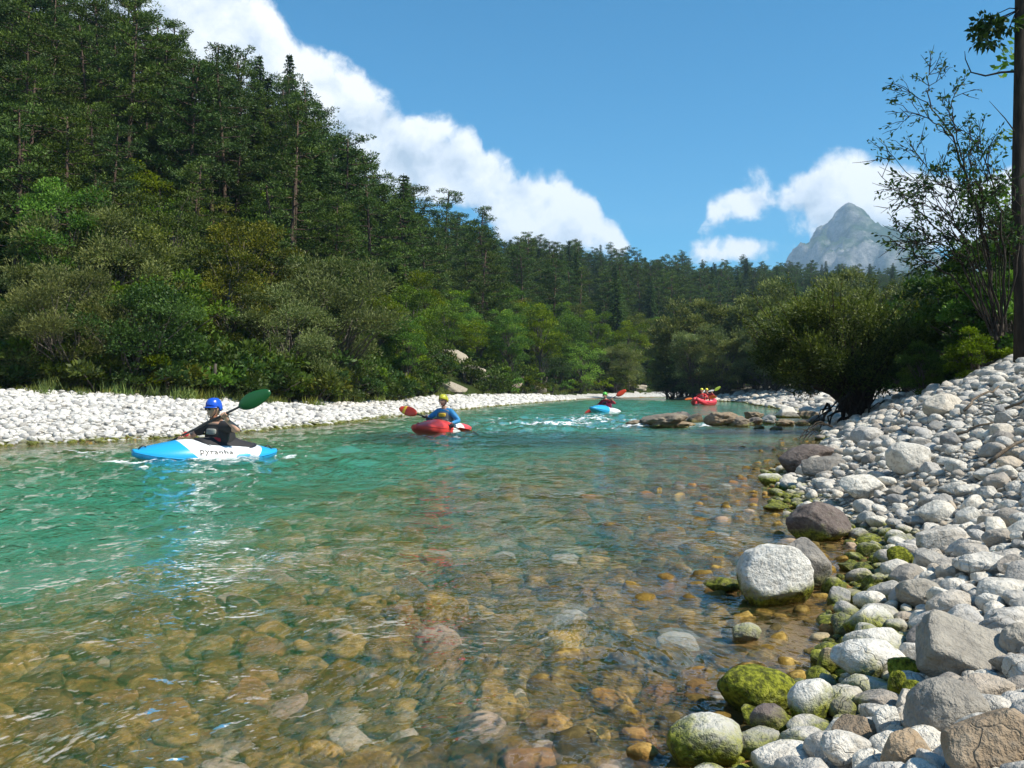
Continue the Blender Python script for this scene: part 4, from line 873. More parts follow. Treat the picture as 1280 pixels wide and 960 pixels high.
# bare branched sapling against the sky
def sapling():
    r = np.random.default_rng(77); Y0 = 13.2; X0 = at(1243, Y0); z0 = H(X0, Y0); root = empty('sapling', (X0, Y0, z0)); tag(root, 'slender sapling with many bare stems and sparse dark leaves below the tall trunk', 'tree')
    def P(px, py, dy=0.0): Y = Y0 + dy; return np.array([at(px, Y) - X0, dy, CAM_Z + (HOR - py) / FPX * Y - z0])
    stems = [[(1245, 425), (1237, 330), (1222, 262), (1206, 215), (1192, 170), (1165, 132), (1122, 104)], [(1206, 215), (1196, 165), (1190, 130), (1198, 105)], [(1192, 170), (1160, 146), (1132, 138)], [(1165, 132), (1160, 110), (1164, 78)],
             [(1240, 420), (1205, 330), (1176, 288), (1148, 262), (1124, 243), (1098, 214)], [(1250, 420), (1258, 330), (1250, 258), (1232, 200), (1222, 168)], [(1246, 420), (1190, 345), (1150, 320), (1124, 305)], [(1206, 240), (1180, 232), (1150, 230), (1112, 190)],
             [(1248, 420), (1270, 340), (1278, 270), (1262, 215)], [(1222, 262), (1204, 246), (1172, 226), (1140, 180)], [(1237, 330), (1200, 262), (1186, 222), (1164, 204)], [(1250, 400), (1228, 300), (1228, 240), (1212, 196)], [(1258, 330), (1240, 290), (1216, 255)], [(1205, 330), (1170, 310), (1142, 272)]]
    for q in range(16):
        bx_ = 1236 + r.uniform(0, 24); tx, ty = r.uniform(1105, 1272), r.uniform(165, 335); stems.append([(bx_, 415), (bx_ * .7 + tx * .3 + r.normal(0, 8), 330 + (ty - 330) * .25), (bx_ * .35 + tx * .65 + r.normal(0, 8), 300 + (ty - 300) * .6), (tx, ty)])
    tr, C, D, N, L, Wd, v = [], [], [], [], [], [], []
    def twig(p, d, Ls, depth):
        e = p + d * Ls; b = bent(r, p, e, 4, r.uniform(-.05, .12), .05); tr.append((*tube(b, np.linspace(.006, .0025, 4), 4, False), 0, .3))
        if depth:
            for k in range(2): twig(b[1 + k], (d + unit(r, 1)[0] * .8) / 1.2, Ls * .55, depth - 1)
        if r.random() < .6:
            m = int(r.uniform(3, 10)); t = r.random((m, 1)) ** .6; C.append(p + (e - p) * t + r.normal(0, .025, (m, 3))); D.append(unit(r, m) + d + (0, 0, -.3)); N.append(unit(r, m)); k_ = r.uniform(.6, 1.3, m); L.append(.075 * k_); Wd.append(.034 * k_); v.append(r.random(m) * .6)
    for q, st in enumerate(stems):
        dy = np.cumsum(np.r_[0, r.normal(0, .18, len(st) - 1)]); pts = np.array([P(a, b, dd) for (a, b), dd in zip(st, dy)])
        t = np.linspace(0, len(st) - 1, len(st) * 4); S = np.stack([np.interp(t, range(len(st)), pts[:, k]) for k in range(3)], -1); S[1:-1] += r.normal(0, .012, S[1:-1].shape)
        r0 = .030 if q in (0,) else .018 if q < 14 and (len(st) > 4 or q in (6, 8, 11)) else .010; tr.append((*tube(S, np.linspace(r0, .004, len(S)), 6, False), 0, .3))
        nk = 11 if len(st) > 3 else 7
        for k in range(nk):
            i = int(r.uniform(.35, .99) * (len(S) - 1)); d = S[min(i + 1, len(S) - 1)] - S[i - 1]; d = d / np.linalg.norm(d) + unit(r, 1)[0] * .9; twig(S[i], d / np.linalg.norm(d), r.uniform(.22, .5), 1)
    cat = np.concatenate; Vc, Fc, _, ac = mesh_join([leaves(cat(C), cat(D), cat(N), cat(L), cat(Wd), cat(v))], 'c'); new_obj('crown', mesh_np('crown', Vc, Fc, False, [M_DARKLEAF], None, {'v': ac}), root)
    Vt, Ft, _, at_ = mesh_join(tr, 't'); new_obj('stem', mesh_np('stem', Vt, Ft, True, [M_DBARK]), root)
sapling()
def tall_tree():
    r = np.random.default_rng(78); Y0 = 14.0; X0 = at(1277, Y0); z0 = H(X0, Y0); root = empty('tall_tree', (X0, Y0, z0 - .3)); tag(root, 'tall tree with a straight dark trunk beside the sapling', 'tree')
    tr = [(*tube([(.02, 0, 0), (.0, 0, 1.2), (-.05, 0, 3), (.0, .02, 5), (.02, 0, 8), (0, 0, 11)], [.15, .11, .095, .085, .07, .03], 9), 0, .3)]
    C, D, N, L, Wd, v = [], [], [], [], [], []
    zz = lambda py: CAM_Z + (HOR - py) / FPX * Y0 - z0 + .3
    tr.append((*tube([(-.02, 0, zz(88)), (-.28, .05, zz(88)), (-.5, .1, zz(91)), (-.72, .12, zz(86)), (-.82, .1, zz(70)), (-.83, .1, zz(60))], np.linspace(.022, .004, 6), 5, False), 0, .3))
    tr.append((*tube([(-.02, 0, zz(172)), (-.3, -.1, zz(150)), (-.55, -.1, zz(128))], [.014, .008, .003], 5, False), 0, .3))
    def clump(c, R0, m):
        w = unit(r, m); off = w * (r.random((m, 1)) ** .5) * R0 * (1, 1, .6); C.append(c + off); D.append(w + unit(r, m) * .6 - (0, 0, .3)); N.append(unit(r, m) + (0, 0, .5)); k_ = r.uniform(.7, 1.3, m); L.append(.11 * k_); Wd.append(.06 * k_); v.append(r.random(m))
    for q in range(7): tr.append((*tube(bent(r, (0, 0, zz(10)), (-.2 - .07 * q, r.normal(0, .2), zz(34) + r.normal(0, .08)), 4), [.012, .008, .006, .003], 4, False), 0, .3)); clump(np.array([-.2 - .07 * q, r.normal(0, .2), zz(32) + r.normal(0, .1)]), .17, 60)
    for q in range(50):
        u_ = unit(r, 1)[0]; c = np.array([.3 + u_[0] * 2.2, u_[1] * 2.2, 9.4 + u_[2] * 1.7]); tr.append((*tube(bent(r, (0, 0, 6.8 + r.random() * 2.5), c, 4), [.035, .025, .015, .006], 4, False), 0, .3)); clump(c, .65, 260)
    cat = np.concatenate; Vc, Fc, _, ac = mesh_join([leaves(cat(C), cat(D), cat(N), cat(L), cat(Wd), cat(v))], 'c'); new_obj('crown', mesh_np('crown', Vc, Fc, False, [M_DARKLEAF], None, {'v': ac}), root)
    Vt, Ft, _, _a = mesh_join(tr, 't'); new_obj('trunk', mesh_np('trunk', Vt, Ft, True, [M_DBARK]), root)
tall_tree()
T_EDGE = [broad(91, 2.6, 1.4, .03, 46, 300, (.085, .05), M_DARKLEAF, multi=5, name='thicket_shrub', lobe_r=(.5, .9)), broad(92, 2.2, 1.5, .03, 46, 300, (.08, .045), M_OLIVE, multi=5, name='thicket_shrub', lobe_r=(.5, .9)), broad(93, 2.0, 1.2, .03, 40, 300, (.085, .05), M_BROAD, multi=5, name='thicket_shrub', lobe_r=(.5, .9))]
EDGE = [(1150, 24, 1.1, 0, 'dark thicket shrub behind the overhanging bush'), (1192, 21, 1.05, 0, 'dark thicket shrub in the shade at the top of the pebble bank'), (1228, 18, 1.0, 0, 'dark leafy thicket shrub round the foot of the sapling'), (1268, 16.8, .9, 2, 'green thicket shrub round the foot of the tall trunk'),
        (1170, 20, .62, 0, 'low dark shrub at the upper edge of the pebble bank'), (1205, 27, 1.35, 1, 'olive brown thicket shrub under the sapling branches'), (1250, 23, 1.45, 1, 'olive brown thicket shrub behind the tall trunk'), (1305, 18, 1.2, 0, 'dark thicket shrub past the tall trunk'), (1140, 34, 1.6, 2, 'green thicket shrub between the willow and the bank'), (1290, 26, 1.7, 0, 'large dark shrub deep in the thicket'),
        (1218, 16.0, .5, 2, 'small green shrub growing out of the upper pebbles'), (1180, 30, 1.6, 0, 'large dark shrub at the back of the thicket'), (1160, 17.6, .45, 0, 'small dark shrub among the upper pebbles beside the overhanging bush')]
for px_, Y, s, k, lab in EDGE: plant(T_EDGE[k], at(px_, Y), Y, s, 'thicket_shrub', lab, 'shrub', 'shrubs at the top of the bank')
for x, y, s, lab in [(17.5, 22, 1.15, 'broadleaf tree on the terrace behind the thicket'), (20, 31, 1.1, 'broadleaf tree on the terrace nearer the willows')]: plant(T_BROAD[0], x, y, s, 'broadleaf_tree', lab, 'tree', 'trees on the terrace')

# pale outcrop at the foot of the wood and slabs along the far shore
M_CLIFF = stone_mat('pale_outcrop_rock', (0.30, 0.25, 0.18), (0.58, 0.52, 0.42), algae=False, tan_amt=.3)
OUT = [(566, 452, 52, 34, 'pale bare rock face at the foot of the wood'), (590, 464, 40, 24, 'sloping pale slab under the bare rock face'), (545, 440, 30, 26, 'upper pale rock knob among the bushes'), (606, 472, 40, 14, 'tilted slab where the outcrop meets the gravel'), (486, 478, 46, 12, 'grey slanted slab at the back of the gravel bar'),
       (506, 483, 34, 10, 'dark layered slab beside the slanted slab'), (560, 482, 50, 12, 'long layered rock ledge behind the yellow helmeted kayaker'), (630, 482, 46, 10, 'low layered ledge upstream of the outcrop'), (668, 486, 40, 8, 'flat ledge running into the gravel'), (760, 480, 26, 10, 'pale rock on the far gravel shore'), (796, 484, 30, 8, 'pale low rock near the bend'), (655, 474, 22, 12, 'small pale rock above the layered ledge'), (320, 468, 20, 10, 'pale rock among the willow shrubs')]
for i, (px_, py, w, h, lab) in enumerate(OUT):
    X, Y = ray_ground(px_, py + h * .3); zc = H(X, Y) + .1 * h / FPX * Y; o = new_obj('rock', stone_mesh('rock', 1200 + i, 4, M_CLIFF, facets=9, rough=.25, block=.5))
    o.location = (X, Y, zc); o.scale = (w / FPX * Y / 2, w / FPX * Y / 2.2, h / FPX * Y * .7); o.rotation_euler = (r_.normal(0, .15), r_.normal(0.15, .2), r_.uniform(-.5, .5)); tag(o, lab, 'rock')
# grass where gravel meets the wood
def tuft(seed):
    r = np.random.default_rng(seed); n = 60; P = np.column_stack([r.normal(0, .14, (n, 2)), np.zeros(n)]); D = np.column_stack([r.normal(0, .35, (n, 2)), np.ones(n)])
    V, Fq, M_, A = mesh_join([leaves(P, D, unit(r, n), r.uniform(.15, .5, n), .03, r.random(n), .05)], 'tuft'); return mesh_np('grass_tuft', V, Fq, False, [M_GRASS], None, {'v': A})
C_G = proto_collection('grass_tuft', [tuft(q) for q in range(5)])
n = 260; uu = r_.uniform(-.75, .25, n); fy = np.interp(640 + FPX * uu, HILL[:, 0], HILL[:, 1]); yy = fy * (1 + r_.normal(-.012, .03, n)); xx = uu * yy; zz = height(xx, yy)
k = pl_dist(xx, yy, LEFT) > 2.0; xx, yy, zz = xx[k], yy[k], zz[k]; n = len(xx); s = r_.uniform(.5, 1.2, n)
tag(scatter('grass', C_G, np.column_stack([xx, yy, zz]), np.column_stack([zz * 0, zz * 0, r_.uniform(0, 6.28, n)]), np.repeat(s[:, None], 3, 1), r_.integers(0, 5, n)), 'yellow green grass growing where the gravel bar meets the shrubs', 'grass')

# ------------------------------------------------------------------ boats
def loft(rows, close_ends=True):
    """rows (k, n, 3) closed rings -> quads"""
    rows = np.asarray(rows, float); k, n, _ = rows.shape; V = rows.reshape(-1, 3)
    i = np.arange(k - 1)[:, None] * n + np.arange(n)[None]; j = np.arange(k - 1)[:, None] * n + (np.arange(n)[None] + 1) % n
    F = np.stack([i, j, j + n, i + n], -1).reshape(-1, 4)
    if close_ends:
        V = np.concatenate([V, rows[0].mean(0)[None], rows[-1].mean(0)[None]]); a = len(V) - 2; c = []
        for q in range(0, n, 2): c.append([a, (q + 2) % n, q + 1, q]); b = (k - 1) * n; c.append([a + 1, b + q, b + q + 1, b + (q + 2) % n])
        F = np.concatenate([F, np.array(c)])
    return V, F
def hull_dims(s, L):
    """half width, keel, gunwale and deck height along a stubby river kayak, s from -1 (stern) to 1 (bow)"""
    w = 0.32 * (1 - abs(s) ** 2.6) ** 0.62 + 0.02; keel = -0.09 + 0.20 * abs(s) ** 2.4; gun = 0.10 + 0.07 * abs(s) ** 2.0
    deck = 0.27 * (1 - abs(s) ** 2) ** .8 + .15 * abs(s) ** 1.5 + (.05 * math.exp(-((s - .25) / .3) ** 2)); return w, keel, gun, max(deck, gun + .03)
def hull_pt(s, a, L):
    w, k, g, d = hull_dims(s, L); c, sn = math.cos(a), math.sin(a); e = .8
    y = w * math.copysign(abs(c) ** e, c); z = g + (d - g) * abs(sn) ** 1.1 if sn > 0 else g - (g - k) * abs(sn) ** .7
    return (s * L / 2, y, z)
def paint_mat(name, base, second, kind):
    m, T = mat(name); oc = T.n('ShaderNodeTexCoord').outputs['Object']; x, y, z = [T.n('ShaderNodeSeparateXYZ', {0: oc}).outputs[k] for k in range(3)]
    n1 = T.noise(oc, 5.0, 3.0); n2 = T.noise(oc, 60.0, 4.0, 0.7); nb = T.m('MULTIPLY', T.m('SUBTRACT', n1, .5), .25)
    if kind == 'stripe':      # white panel amidships cut on the slant, coloured band below it
        k = T.m('MULTIPLY', T.m('MULTIPLY', T.m('GREATER_THAN', T.m('ADD', x, T.m('MULTIPLY', z, .9)), -.50), T.m('LESS_THAN', T.m('ADD', x, T.m('MULTIPLY', z, -1.1)), .08)), T.m('GREATER_THAN', T.m('ADD', T.m('ADD', z, T.m('MULTIPLY', x, .12)), nb), .10))
    elif kind == 'patch': k = T.m('MULTIPLY', T.m('GREATER_THAN', T.m('ADD', x, nb), -.45), T.m('LESS_THAN', T.m('ADD', x, T.m('MULTIPLY', nb, 2.0)), .12))
    else: k = T.m('LESS_THAN', T.m('ADD', x, T.m('MULTIPLY', z, .5)), .25)
    c = T.mix(k, base, second); c = T.mix(T.mr(n2, .55, .72, 0, .45), c, tuple(v * .55 + .1 for v in base))
    b = T.n('ShaderNodeBsdfPrincipled', {'Base Color': c, 'Roughness': 0.32, 'Specular IOR Level': 0.5, 'Normal': bump(T, n2, .1, .003)}); finish(T, b.outputs[0]); return m
M_BLACK = plain('black_fabric', (0.018, 0.018, 0.02), .75); M_RUBBER = plain('black_plastic', (0.015, 0.015, 0.016), .4); M_SKIN = plain('skin', (0.55, 0.31, 0.21), .5, var=.06)
M_LETTER = plain('black_lettering', (0.02, 0.02, 0.025), .5)
def heading(fx, fy): return math.atan2(fy, fx)
def kayak(X, Y, fx, fy, L, paint, label, roll=0.0, pitch=0.0, text=None, z=0.0, cx=-.14):
    root = empty('kayak', (X, Y, z), heading(fx, fy)); root.rotation_euler = (roll, pitch, heading(fx, fy)); tag(root, label, 'kayak')
    S = np.sin(np.linspace(-math.pi / 2, math.pi / 2, 33)) * .995; A = np.linspace(0, 2 * math.pi, 28, endpoint=False)
    V, F = loft([[hull_pt(s, a, L) for a in A] for s in S]); new_obj('hull', mesh_np('hull', V, F[:, ::-1], True, [paint]), root)
    # seam along the gunwale
    for sg in (1, -1):
        P = [(s * L / 2, sg * (hull_dims(s, L)[0] + .003), hull_dims(s, L)[2]) for s in S[1:-1]]; V, F = tube(P, .006, 5); new_obj('seam', mesh_np('seam', V, F, True, [paint]), root)
    a = np.linspace(0, 2 * math.pi, 33); P = [(cx + .42 * math.cos(t), .25 * math.sin(t), hull_dims((cx + .42 * math.cos(t)) / (L / 2), L)[3] - .10 * abs(math.sin(t)) ** 2.2 + .012) for t in a]
    V, F = tube(P, .016, 7, False); new_obj('cockpit_rim', mesh_np('cockpit_rim', V, F, True, [M_RUBBER]), root)
    P = np.array(P[:-1]); c = np.array([cx, 0, P[:, 2].max()]); rows = [P * f + c * (1 - f) + np.array([0, 0, dz]) for f, dz in ((1.02, -.012), (.98, .010), (.75, .018), (.5, .028), (.36, .045))]
    V, F = loft(rows); new_obj('spray_skirt', mesh_np('spray_skirt', V, F, True, [M_BLACK]), root)
    for s in (.86, -.86):
        d = hull_dims(s, L)[3]; V, F = tube([(s * L / 2 + u_, 0, d - .02 + .05 * math.sin(math.pi * (u_ + .06) / .12)) for u_ in np.linspace(-.06, .06, 7)], .009, 6); new_obj('grab_handle', mesh_np('grab_handle', V, F, True, [M_RUBBER]), root)
    if text:
        cu = bpy.data.curves.new('lettering', 'FONT'); cu.body = text; cu.size = .13; cu.offset = .003; cu.space_character = 1.1; cu.extrude = 0
        t = bpy.data.objects.new('lettering', cu); COL.objects.link(t); bpy.context.view_layer.update()
        me = bpy.data.meshes.new_from_object(t.evaluated_get(bpy.context.evaluated_depsgraph_get())); bpy.data.objects.remove(t)
        bm = bmesh.new(); bm.from_mesh(me); bmesh.ops.triangulate(bm, faces=bm.faces[:]); bmesh.ops.subdivide_edges(bm, edges=bm.edges[:], cuts=2, use_grid_fill=True)
        for vv in bm.verts:
            x = .20 - vv.co.x; s = x / (L / 2); an = R(24) + vv.co.y / .28; p = Vector(hull_pt(s, an, L)); q = Vector(hull_pt(s, an + .05, L)); tng = (q - p).normalized(); nr_ = Vector((0, tng.z, -tng.y)); nr_ = nr_ if nr_.y > 0 else -nr_; vv.co = p + nr_ * .004
        bm.to_mesh(me); bm.free(); me.materials.clear(); new_obj('lettering', me, root, M_LETTER)
    return root
def paddle(root_loc, rz, A, B, blade_col, shaft_mat, label, Lp=1.98, feather=0.0, tipmat=None, tone=None):
    """A, B: the two grips in the paddler's frame; centre between them"""
    A, B = Vector(A), Vector(B); d = (B - A).normalized(); c = (A + B) / 2
    root = empty('paddle', root_loc, rz); tag(root, label, 'paddle')
    bl = .47; sh = Lp / 2 - bl; V, F = tube([c - d * (sh + .06), c - d * .2, c + d * .2, c + d * (sh + .06)], [.0155] * 4, 8); new_obj('shaft', mesh_np('shaft', V, F, True, [shaft_mat]), root)
    for sg in (-1, 1):
        dd = d * sg; up = Vector((1, 0, 0)) if sg > 0 else Vector((.3, 0, 1)); nrm = (up - dd * up.dot(dd)).normalized(); nrm = Matrix.Rotation(feather * sg, 3, dd) @ nrm; w = dd.cross(nrm)
        rows = []; t_ = np.linspace(0, 1, 14)
        for t in t_:
            hw = .018 + .088 * math.sin(math.pi * min(1, t ** .8 * .93 + .02)) ** .75 * (1 if t < .9 else math.sqrt(max(0, 1 - ((t - .9) / .1) ** 2)) * .85 + .15); th = .016 * (1 - t) + .004; cen = c + dd * (sh + t * bl) - nrm * (.03 * math.sin(t * math.pi / 2) ** 2 * t)
            ring = []
            for a in np.linspace(0, 2 * math.pi, 12, endpoint=False): ring.append(cen + w * (math.cos(a) * hw) + nrm * (math.sin(a) * th + .010 * math.exp(-(math.cos(a) * 4) ** 2) * math.copysign(1, math.sin(a))))
            rows.append(ring)
        V, F = loft(rows); b = new_obj('blade', mesh_np('blade', V, F, True, [blade_col]), root)
        if tipmat is not None:
            V, F = loft([[cen_ + (q - cen_) * 1.04 for q in rows[k] for cen_ in [sum(rows[k], Vector()) / 12]] for k in (8, 9, 10)]); new_obj('blade_marking', mesh_np('blade_marking', V, F, True, [tipmat]), b)
    return root
# ------------------------------------------------------------------ people
def eval_mesh(o):
    bpy.context.view_layer.update(); me = bpy.data.meshes.new_from_object(o.evaluated_get(bpy.context.evaluated_depsgraph_get())); old = o.data; bpy.data.objects.remove(o); return me
def skin(verts, edges, radii, root=0, sub=2):
    me = bpy.data.meshes.new('skin'); me.from_pydata([tuple(v) for v in verts], edges, []); o = bpy.data.objects.new('skin', me); TMP.objects.link(o)
    md = o.modifiers.new('s', 'SKIN'); md.use_smooth_shade = True
    for i, rr_ in enumerate(radii): me.skin_vertices[0].data[i].radius = rr_ if isinstance(rr_, tuple) else (rr_, rr_)
    me.skin_vertices[0].data[root].use_root = True
    sb = o.modifiers.new('u', 'SUBSURF'); sb.levels = sub; sb.render_levels = sub
    return eval_mesh(o)
def add_np(bm, V, F, mi=0):
    vs = [bm.verts.new(v) for v in V]
    for f in F:
        try: q = bm.faces.new([vs[i] for i in f]); q.smooth = True; q.material_index = mi
        except ValueError: pass
def head_np(c, yaw, pitch=0.0):
    V = ICO[4][0].copy(); x, y, z = V.T; zz = z
    P = np.stack([x * .098, y * .077, z * .118], -1)
    jaw = np.clip(-z, 0, 1); P[:, 1] *= 1 - .34 * jaw ** 1.3; P[:, 0] += np.where(x > 0, .012, -.016) * jaw; P[:, 0] *= np.where((x < 0), 1 - .12 * jaw, 1)
    g = lambda y0, z0, sy, sz: np.exp(-((y - y0) / sy) ** 2 - ((z - z0) / sz) ** 2) * (x > .2)
    P[:, 0] += .026 * g(0, -.18, .11, .16) + .010 * g(0, .02, .10, .2) + .007 * g(0, .24, .5, .10) - .011 * (g(.36, .08, .17, .11) + g(-.36, .08, .17, .11)) + .007 * g(0, -.47, .25, .05) - .004 * g(0, -.53, .25, .03) + .006 * g(0, -.60, .22, .05) + .010 * g(0, -.86, .25, .12)
    ear = np.exp(-((x + .02) / .16) ** 2 - ((z + .05) / .24) ** 2) * (np.abs(y) > .8); P[:, 1] += np.sign(y) * .018 * ear
    cy_, sy_ = math.cos(yaw), math.sin(yaw); cp, sp = math.cos(pitch), math.sin(pitch)
    P = np.stack([P[:, 0] * cp + P[:, 2] * sp, P[:, 1], -P[:, 0] * sp + P[:, 2] * cp], -1); P = np.stack([P[:, 0] * cy_ - P[:, 1] * sy_, P[:, 0] * sy_ + P[:, 1] * cy_, P[:, 2]], -1)
    return P + np.array(c), ICO[4][1]
def elbow(S, Wp, a, b, hint):
    S, Wp = Vector(S), Vector(Wp); d = Wp - S; L = min(d.length, (a + b) * .995); u_ = d.normalized(); x = (a * a - b * b + L * L) / (2 * L); h = math.sqrt(max(0, a * a - x * x)); hv = Vector(hint); hv = (hv - u_ * hv.dot(u_)).normalized(); return S + u_ * x + hv * h
def grip(bm, hand, axis, fore, rs=.0165, mi=0):
    """a hand closed round the shaft: palm and five fingers, each bent round it"""
    ax = Vector(axis).normalized(); fo = Vector(fore).normalized(); fo = (fo - ax * fo.dot(ax)).normalized(); sd_ = ax.cross(fo)
    h = Vector(hand)
    for k in range(4):   # fingers side by side along the shaft
        c = h + ax * (-.032 + .0215 * k); ln = (2.9, 3.3, 3.2, 2.7)[k]; P = []
        for t in np.linspace(-.6, ln, 9): P.append(c - fo * math.cos(t) * (rs + .010) + sd_ * math.sin(t) * (rs + .010))
        V, F = tube(P, np.linspace(.0105, .0075, 9), 7); add_np(bm, V, F, mi)
    P = [h - fo * .045 + ax * .02, h - fo * .03 + ax * .045 - sd_ * .012, h - fo * .005 + ax * .05 - sd_ * .026, h + fo * .018 + ax * .04 - sd_ * .022]; V, F = tube([tuple(p) for p in P], [.014, .013, .011, .008], 7); add_np(bm, V, F, mi)
    # palm
    rows = []
    for t in np.linspace(0, 1, 6):
        cen = h - fo * (.105 - .085 * t) - sd_ * .004; ring = []
        for a in np.linspace(0, 2 * math.pi, 10, endpoint=False): ring.append(cen + ax * (math.cos(a) * (.026 + .020 * t)) + sd_ * (math.sin(a) * (.022 - .006 * t)))
        rows.append(ring)
    V, F = loft(rows); add_np(bm, V, F, mi)
TMP = bpy.data.collections.new('work'); COL.children.link(TMP)
def ellipse_rows(zs, cx, rx, ry, n=24, pw=.8):
    out = []
    for z, c, a, b in zip(zs, cx, rx, ry): out.append([(c + a * math.copysign(abs(math.cos(t)) ** pw, math.cos(t)), b * math.copysign(abs(math.sin(t)) ** pw, math.sin(t)), z) for t in np.linspace(0, 2 * math.pi, n, endpoint=False)])
    return out
def person(loc, rz, LH, RH, label, top, vest, vest2, helm, sleeves='short', yaw=0.0, lean=0.0, glasses=False, group=None, band=None, hints=((-.3, .6, -.5), (-.1, -.6, -.5)), brim=False, gloves=None, pad=None, zup=0.0):
    root = empty('person', (loc[0], loc[1], loc[2] + zup), rz); tag(root, label, 'person', group)
    lx = lean; N0, CH, WA, PE = Vector((-.10 + lx, 0, .565)), Vector((-.12 + lx * .75, 0, .43)), Vector((-.15 + lx * .3, 0, .25)), Vector((-.16, 0, .09)); NK = N0 + Vector((.02, 0, .075)); HD = NK + Vector((.025, 0, .105))
    SL, SR = Vector((-.10 + lx, .175, .50)), Vector((-.10 + lx, -.175, .50)); LH, RH = Vector(LH), Vector(RH); ax = (LH - RH).normalized()
    E = []
    for S, W_, hint in ((SL, LH, hints[0]), (SR, RH, hints[1])):
        wr = W_ - (W_ - S).normalized() * .085; e = elbow(S, wr, .285, .255, hint); E.append((e, wr))
    verts = [PE, WA, CH, N0, NK, SL, E[0][0], E[0][1], SR, E[1][0], E[1][1], PE + Vector((.3, .10, .02)), PE + Vector((.3, -.10, .02)), (SL + E[0][0]) / 2, (SR + E[1][0]) / 2, (E[0][0] * .65 + E[0][1] * .35), (E[1][0] * .65 + E[1][1] * .35)]
    ed = [(0, 1), (1, 2), (2, 3), (3, 4), (2, 5), (5, 13), (13, 6), (6, 15), (15, 7), (2, 8), (8, 14), (14, 9), (9, 16), (16, 10), (0, 11), (0, 12)]
    rad = [(.14, .12), (.135, .105), (.15, .115), (.075, .07), .055, .062, .042, .027, .062, .042, .027, .08, .08, .052, .052, .042, .042]
    me = skin(verts, ed, rad); bm = bmesh.new(); bm.from_mesh(me); add_np(bm, *head_np(HD, yaw))
    mi = 0 if gloves is None else 1
    for W_, (e, wr) in ((LH, E[0]), (RH, E[1])): grip(bm, W_, ax, W_ - e, mi=mi)
    bme = bpy.data.meshes.new('body'); bm.to_mesh(bme); bm.free(); bme.polygons.foreach_set('use_smooth', [True] * len(bme.polygons)); bme.materials.append(M_SKIN); 
    if gloves is not None: bme.materials.append(gloves)
    new_obj('body', bme, root)
    # shirt or jacket over trunk and arms
    gr = .014; f = .5 if sleeves == 'short' else 1.0
    def cut(a, b, t): return a + (b - a) * t
    jv = [PE, WA, CH, N0 + Vector((0, 0, .02)), SL, SR]; je = [(0, 1), (1, 2), (2, 3), (2, 4), (2, 5)]; jr = [(.155, .135), (.15, .12), (.165, .13), (.085, .08), .078, .078]
    for k, (S, (e, wr)) in enumerate(((4, E[0]), (5, E[1]))):
        s0 = jv[S]
        if sleeves == 'short': jv.append(cut(s0, e, .72)); je.append((S, len(jv) - 1)); jr.append(.066)
        else: jv += [e, cut(e, wr, .5), cut(e, wr, .97)]; n = len(jv); je += [(S, n - 3), (n - 3, n - 2), (n - 2, n - 1)]; jr += [.056, .05, .036]
    jm = skin(jv, je, jr); jm.materials.clear(); new_obj('jacket' if sleeves != 'short' else 'shirt', jm, root, top)
    # life vest: a thick shell from waist to shoulders
    z = [.17, .21, .30, .40, .475, .53, .555]; cxs = [-.15 + lx * .3 * q + lx * .1 for q in (.6, .8, 1.2, 2, 2.5, 2.8, 3)]; V, F = loft(ellipse_rows(z, cxs, [.15, .165, .175, .17, .15, .105, .08], [.185, .205, .21, .205, .19, .15, .10])); vm = new_obj('life_vest', mesh_np('life_vest', V, F, True, [vest]), root)
    def blockv(name, y0, y1, z0, z1, mt_, th=.03, fx=.165):
        zc = (z0 + z1) / 2; cxx = float(np.interp(zc, z, cxs)); rr_ = float(np.interp(zc, z, [.15, .165, .175, .17, .15, .105, .08]))
        V, F = ICO[3]; p = 5; Q = V / (np.sum(np.abs(V) ** p, 1) ** (1 / p))[:, None]; yc = (y0 + y1) / 2; yv = yc + Q[:, 1] * (y1 - y0) / 2
        xx_ = cxx + rr_ * np.sqrt(np.clip(1 - (yv / .215) ** 2, .05, 1)) ** .8 + Q[:, 0] * th - .006; new_obj(name, mesh_np(name, np.column_stack([xx_, yv, zc + Q[:, 2] * (z1 - z0) / 2]), F, True, [mt_]), vm)
    blockv('pocket', .02, .145, .25, .35, vest2); blockv('pocket', -.145, -.02, .25, .35, vest2); blockv('chest_panel', -.09, .09, .385, .47, pad or vest2, .022); blockv('belt', -.2, .2, .205, .235, M_BLACK, .012); blockv('buckle', -.025, .025, .20, .24, M_RUBBER, .02)
    # helmet
    def rot(P): c_, s_ = math.cos(yaw), math.sin(yaw); return np.stack([P[:, 0] * c_ - P[:, 1] * s_, P[:, 0] * s_ + P[:, 1] * c_, P[:, 2]], -1) + np.array(HD)
    A = np.linspace(0, 2 * math.pi, 28, endpoint=False); rows = []
    for ph in np.linspace(0, 1, 10):
        e = ph * math.pi / 2; k = math.cos(e) ** .8 if ph < 1 else .02; rows.append([(.122 * k * math.cos(a) - .006, .101 * k * math.sin(a), (.022 - .052 * (math.cos(a) < -.2) * (1 - ph) - .03 * (abs(math.sin(a)) ** 3) * (1 - ph)) * (1 - ph) + .128 * math.sin(e) + .02) for a in A])
    inner = [[(x * .95, y * .95, zq + .004) for x, y, zq in rows[0]]]; V, F = loft(inner + rows); hm = new_obj('helmet', mesh_np('helmet', rot(V), F, True, [helm]), root)
    for sg in (-1, 1): V, F = tube(rot(np.array([(.02, sg * .098, .02), (.035, sg * .085, -.06), (.055, sg * .04, -.118), (.06, 0, -.126)])), .006, 5); new_obj('chin_strap', mesh_np('chin_strap', V, F, True, [M_BLACK]), hm)
